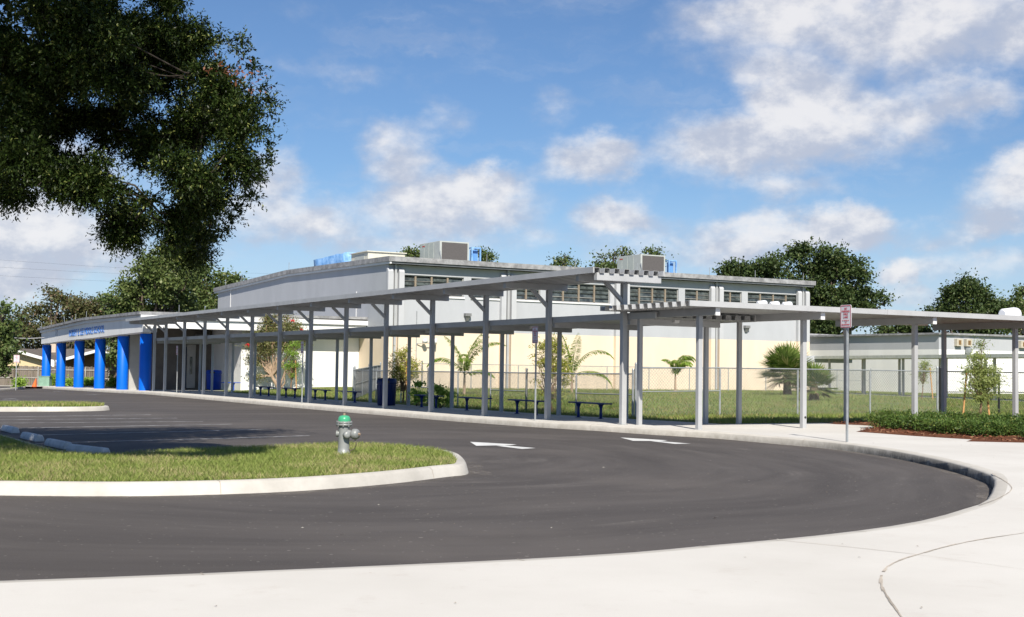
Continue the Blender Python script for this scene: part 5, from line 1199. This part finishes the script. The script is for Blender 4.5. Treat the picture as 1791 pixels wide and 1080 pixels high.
CL = [(700, 262, 62, 58, .9), (792, 362, 140, 42, 1.), (855, 318, 58, 34, .9), (770, 318, 60, 32, .7), (1070, 255, 52, 38, .9), (1010, 272, 62, 40, .8), (990, 305, 70, 30, .6), (1082, 385, 70, 30, .8), (1150, 400, 100, 22, .4),
      (1560, 40, 330, 75, .95), (1350, 20, 150, 45, .6), (1700, 75, 150, 50, .5), (1390, 165, 95, 80, .9), (1260, 255, 100, 58, .9), (1430, 235, 130, 58, .9), (1330, 200, 90, 60, .6), (1690, 172, 85, 36, .8), (1560, 215, 130, 40, .5), (1390, 330, 60, 26, .7),
      (1450, 405, 120, 34, .95), (1510, 385, 52, 28, .8), (1320, 425, 110, 34, .8), (1760, 350, 70, 44, .95), (1790, 305, 44, 32, .9), (1725, 395, 80, 22, .6), (470, 312, 58, 42, .9), (540, 385, 100, 44, .8), (440, 385, 80, 50, .6),
      (60, 395, 170, 62, .85), (170, 440, 130, 44, .7), (25, 470, 75, 50, .9), (120, 300, 130, 60, .6), (-150, 420, 200, 90, .8), (620, 420, 130, 30, .6), (1577, 478, 30, 22, .9), (1600, 520, 60, 18, .6), (1700, 470, 110, 26, .5), (950, 185, 50, 34, .42), (780, 205, 60, 26, .40), (752, 92, 32, 12, .42), (620, 130, 200, 18, .22), (1180, 360, 150, 40, .25), (900, 420, 200, 26, .35), (1180, 445, 120, 26, .6), (1640, 420, 50, 18, .5)]
CL += [(px, py, rx, ry, .9) for px, py, rx, ry in ((2300, 250, 260, 120), (2700, 420, 300, 90), (-700, 200, 300, 120), (-1300, 420, 300, 110), (300, -700, 600, 220), (1600, -900, 500, 300))]
dens = None; low = None
pe = N('ShaderNodeSeparateXYZ'); LK(PW, pe.inputs[0])
for px, py, rx, ry, s in CL:
    a0, e0 = ang(px, py); rx *= 1.3/F; ry *= 1.3/F
    dv = V_('MULTIPLY', V_('SUBTRACT', PW, (a0, e0, 0)), (1/rx, 1/ry, 0))
    d = V_('LENGTH', dv, None, 'Value')
    mr = N('ShaderNodeMapRange'); mr.interpolation_type = 'SMOOTHSTEP'; LK(d, mr.inputs[0])
    for i, v in enumerate((1.45, .1, 0., s)): mr.inputs[i+1].default_value = v
    c = mr.outputs[0]
    h = M_('MULTIPLY', M_('MULTIPLY', M_('SUBTRACT', pe.outputs[1], e0), 1/ry), c)
    dens = c if dens is None else M_('MAXIMUM', M_('ADD', M_('MULTIPLY', M_('MINIMUM', dens, c), .35), M_('MAXIMUM', dens, c)), 0)
    low = h if low is None else M_('ADD', low, h)
n1 = nz2(19, 8, .55); n2 = nz2(5, 4, .55, (2, 5, 0))
dd = M_('ADD', dens, M_('ADD', M_('MULTIPLY', M_('SUBTRACT', n1, .5), 1.5), M_('MULTIPLY', M_('SUBTRACT', n2, .5), .5)))
mr = N('ShaderNodeMapRange'); mr.interpolation_type = 'SMOOTHSTEP'; LK(dd, mr.inputs[0])
for i, v in enumerate((.04, 1.05, 0., 1.)): mr.inputs[i+1].default_value = v
veil = N('ShaderNodeTexNoise'); veil.inputs['Scale'].default_value = 5; veil.inputs['Detail'].default_value = 6; veil.inputs['Roughness'].default_value = .6
LK(V_('MULTIPLY', PW, (1.2, 5.5, 1)), veil.inputs['Vector']); vr = N('ShaderNodeMapRange'); vr.interpolation_type = 'SMOOTHSTEP'; LK(veil.outputs[0], vr.inputs[0])
for i, v in enumerate((.48, .78, 0., .26)): vr.inputs[i+1].default_value = v
alpha = M_('MAXIMUM', mr.outputs[0], vr.outputs[0])
emb = M_('SUBTRACT', nz2(20, 6, .6), nz2(20, 6, .6, (.006, -.020, 0)))
shd = M_('ADD', M_('MULTIPLY', low, .42), M_('MULTIPLY', emb, 2.3))
mr = N('ShaderNodeMapRange'); mr.interpolation_type = 'SMOOTHSTEP'; LK(M_('ADD', shd, M_('MULTIPLY', dd, .22)), mr.inputs[0])
for i, v in enumerate((-.22, .62, 0., 1.)): mr.inputs[i+1].default_value = v
def mixc(f, a, b):
    n = N('ShaderNodeMix'); n.data_type = 'RGBA'
    for i, v in ((0, f), (6, a), (7, b)):
        if hasattr(v, 'links'): LK(v, n.inputs[i])
        elif i == 0: n.inputs[i].default_value = v
        else: n.inputs[i].default_value = (*v, 1)
    return n.outputs[2]
CLK = 1/SKY
ccol = mixc(mr.outputs[0], tuple(x*CLK for x in (.39, .42, .50)), tuple(x*CLK for x in (.66, .65, .655)))
skc = V_('MULTIPLY', sk.outputs[0], (.64, .81, 1.03))
hz_ = N('ShaderNodeMapRange'); hz_.interpolation_type = 'SMOOTHSTEP'; LK(elv, hz_.inputs[0])
for i, v in enumerate((-.02, .16, .55, 0.)): hz_.inputs[i+1].default_value = v
skc = mixc(hz_.outputs[0], skc, tuple(x*CLK for x in (.46, .55, .73)))
LK(mixc(M_('MULTIPLY', alpha, .9), skc, ccol), bg.inputs[0])
cd = bpy.data.cameras.new('camera'); cam = bpy.data.objects.new('camera', cd); COL.objects.link(cam); SC.camera = cam
cd.sensor_fit = 'HORIZONTAL'; cd.sensor_width = 36; cd.lens = 36*F/1791; cd.clip_end = 3000; cd.clip_start = .1
m = Matrix((( RT.x, UP.x, -FW.x, CAM.x), (RT.y, UP.y, -FW.y, CAM.y), (RT.z, UP.z, -FW.z, CAM.z), (0, 0, 0, 1))); cam.matrix_world = m
vs = SC.view_settings; vs.view_transform = 'Standard'; vs.look = 'None'; vs.exposure = .45; vs.gamma = 1; vs.use_curve_mapping = False
SC.cycles.max_bounces = 8; SC.cycles.diffuse_bounces = 3; SC.cycles.transparent_max_bounces = 8
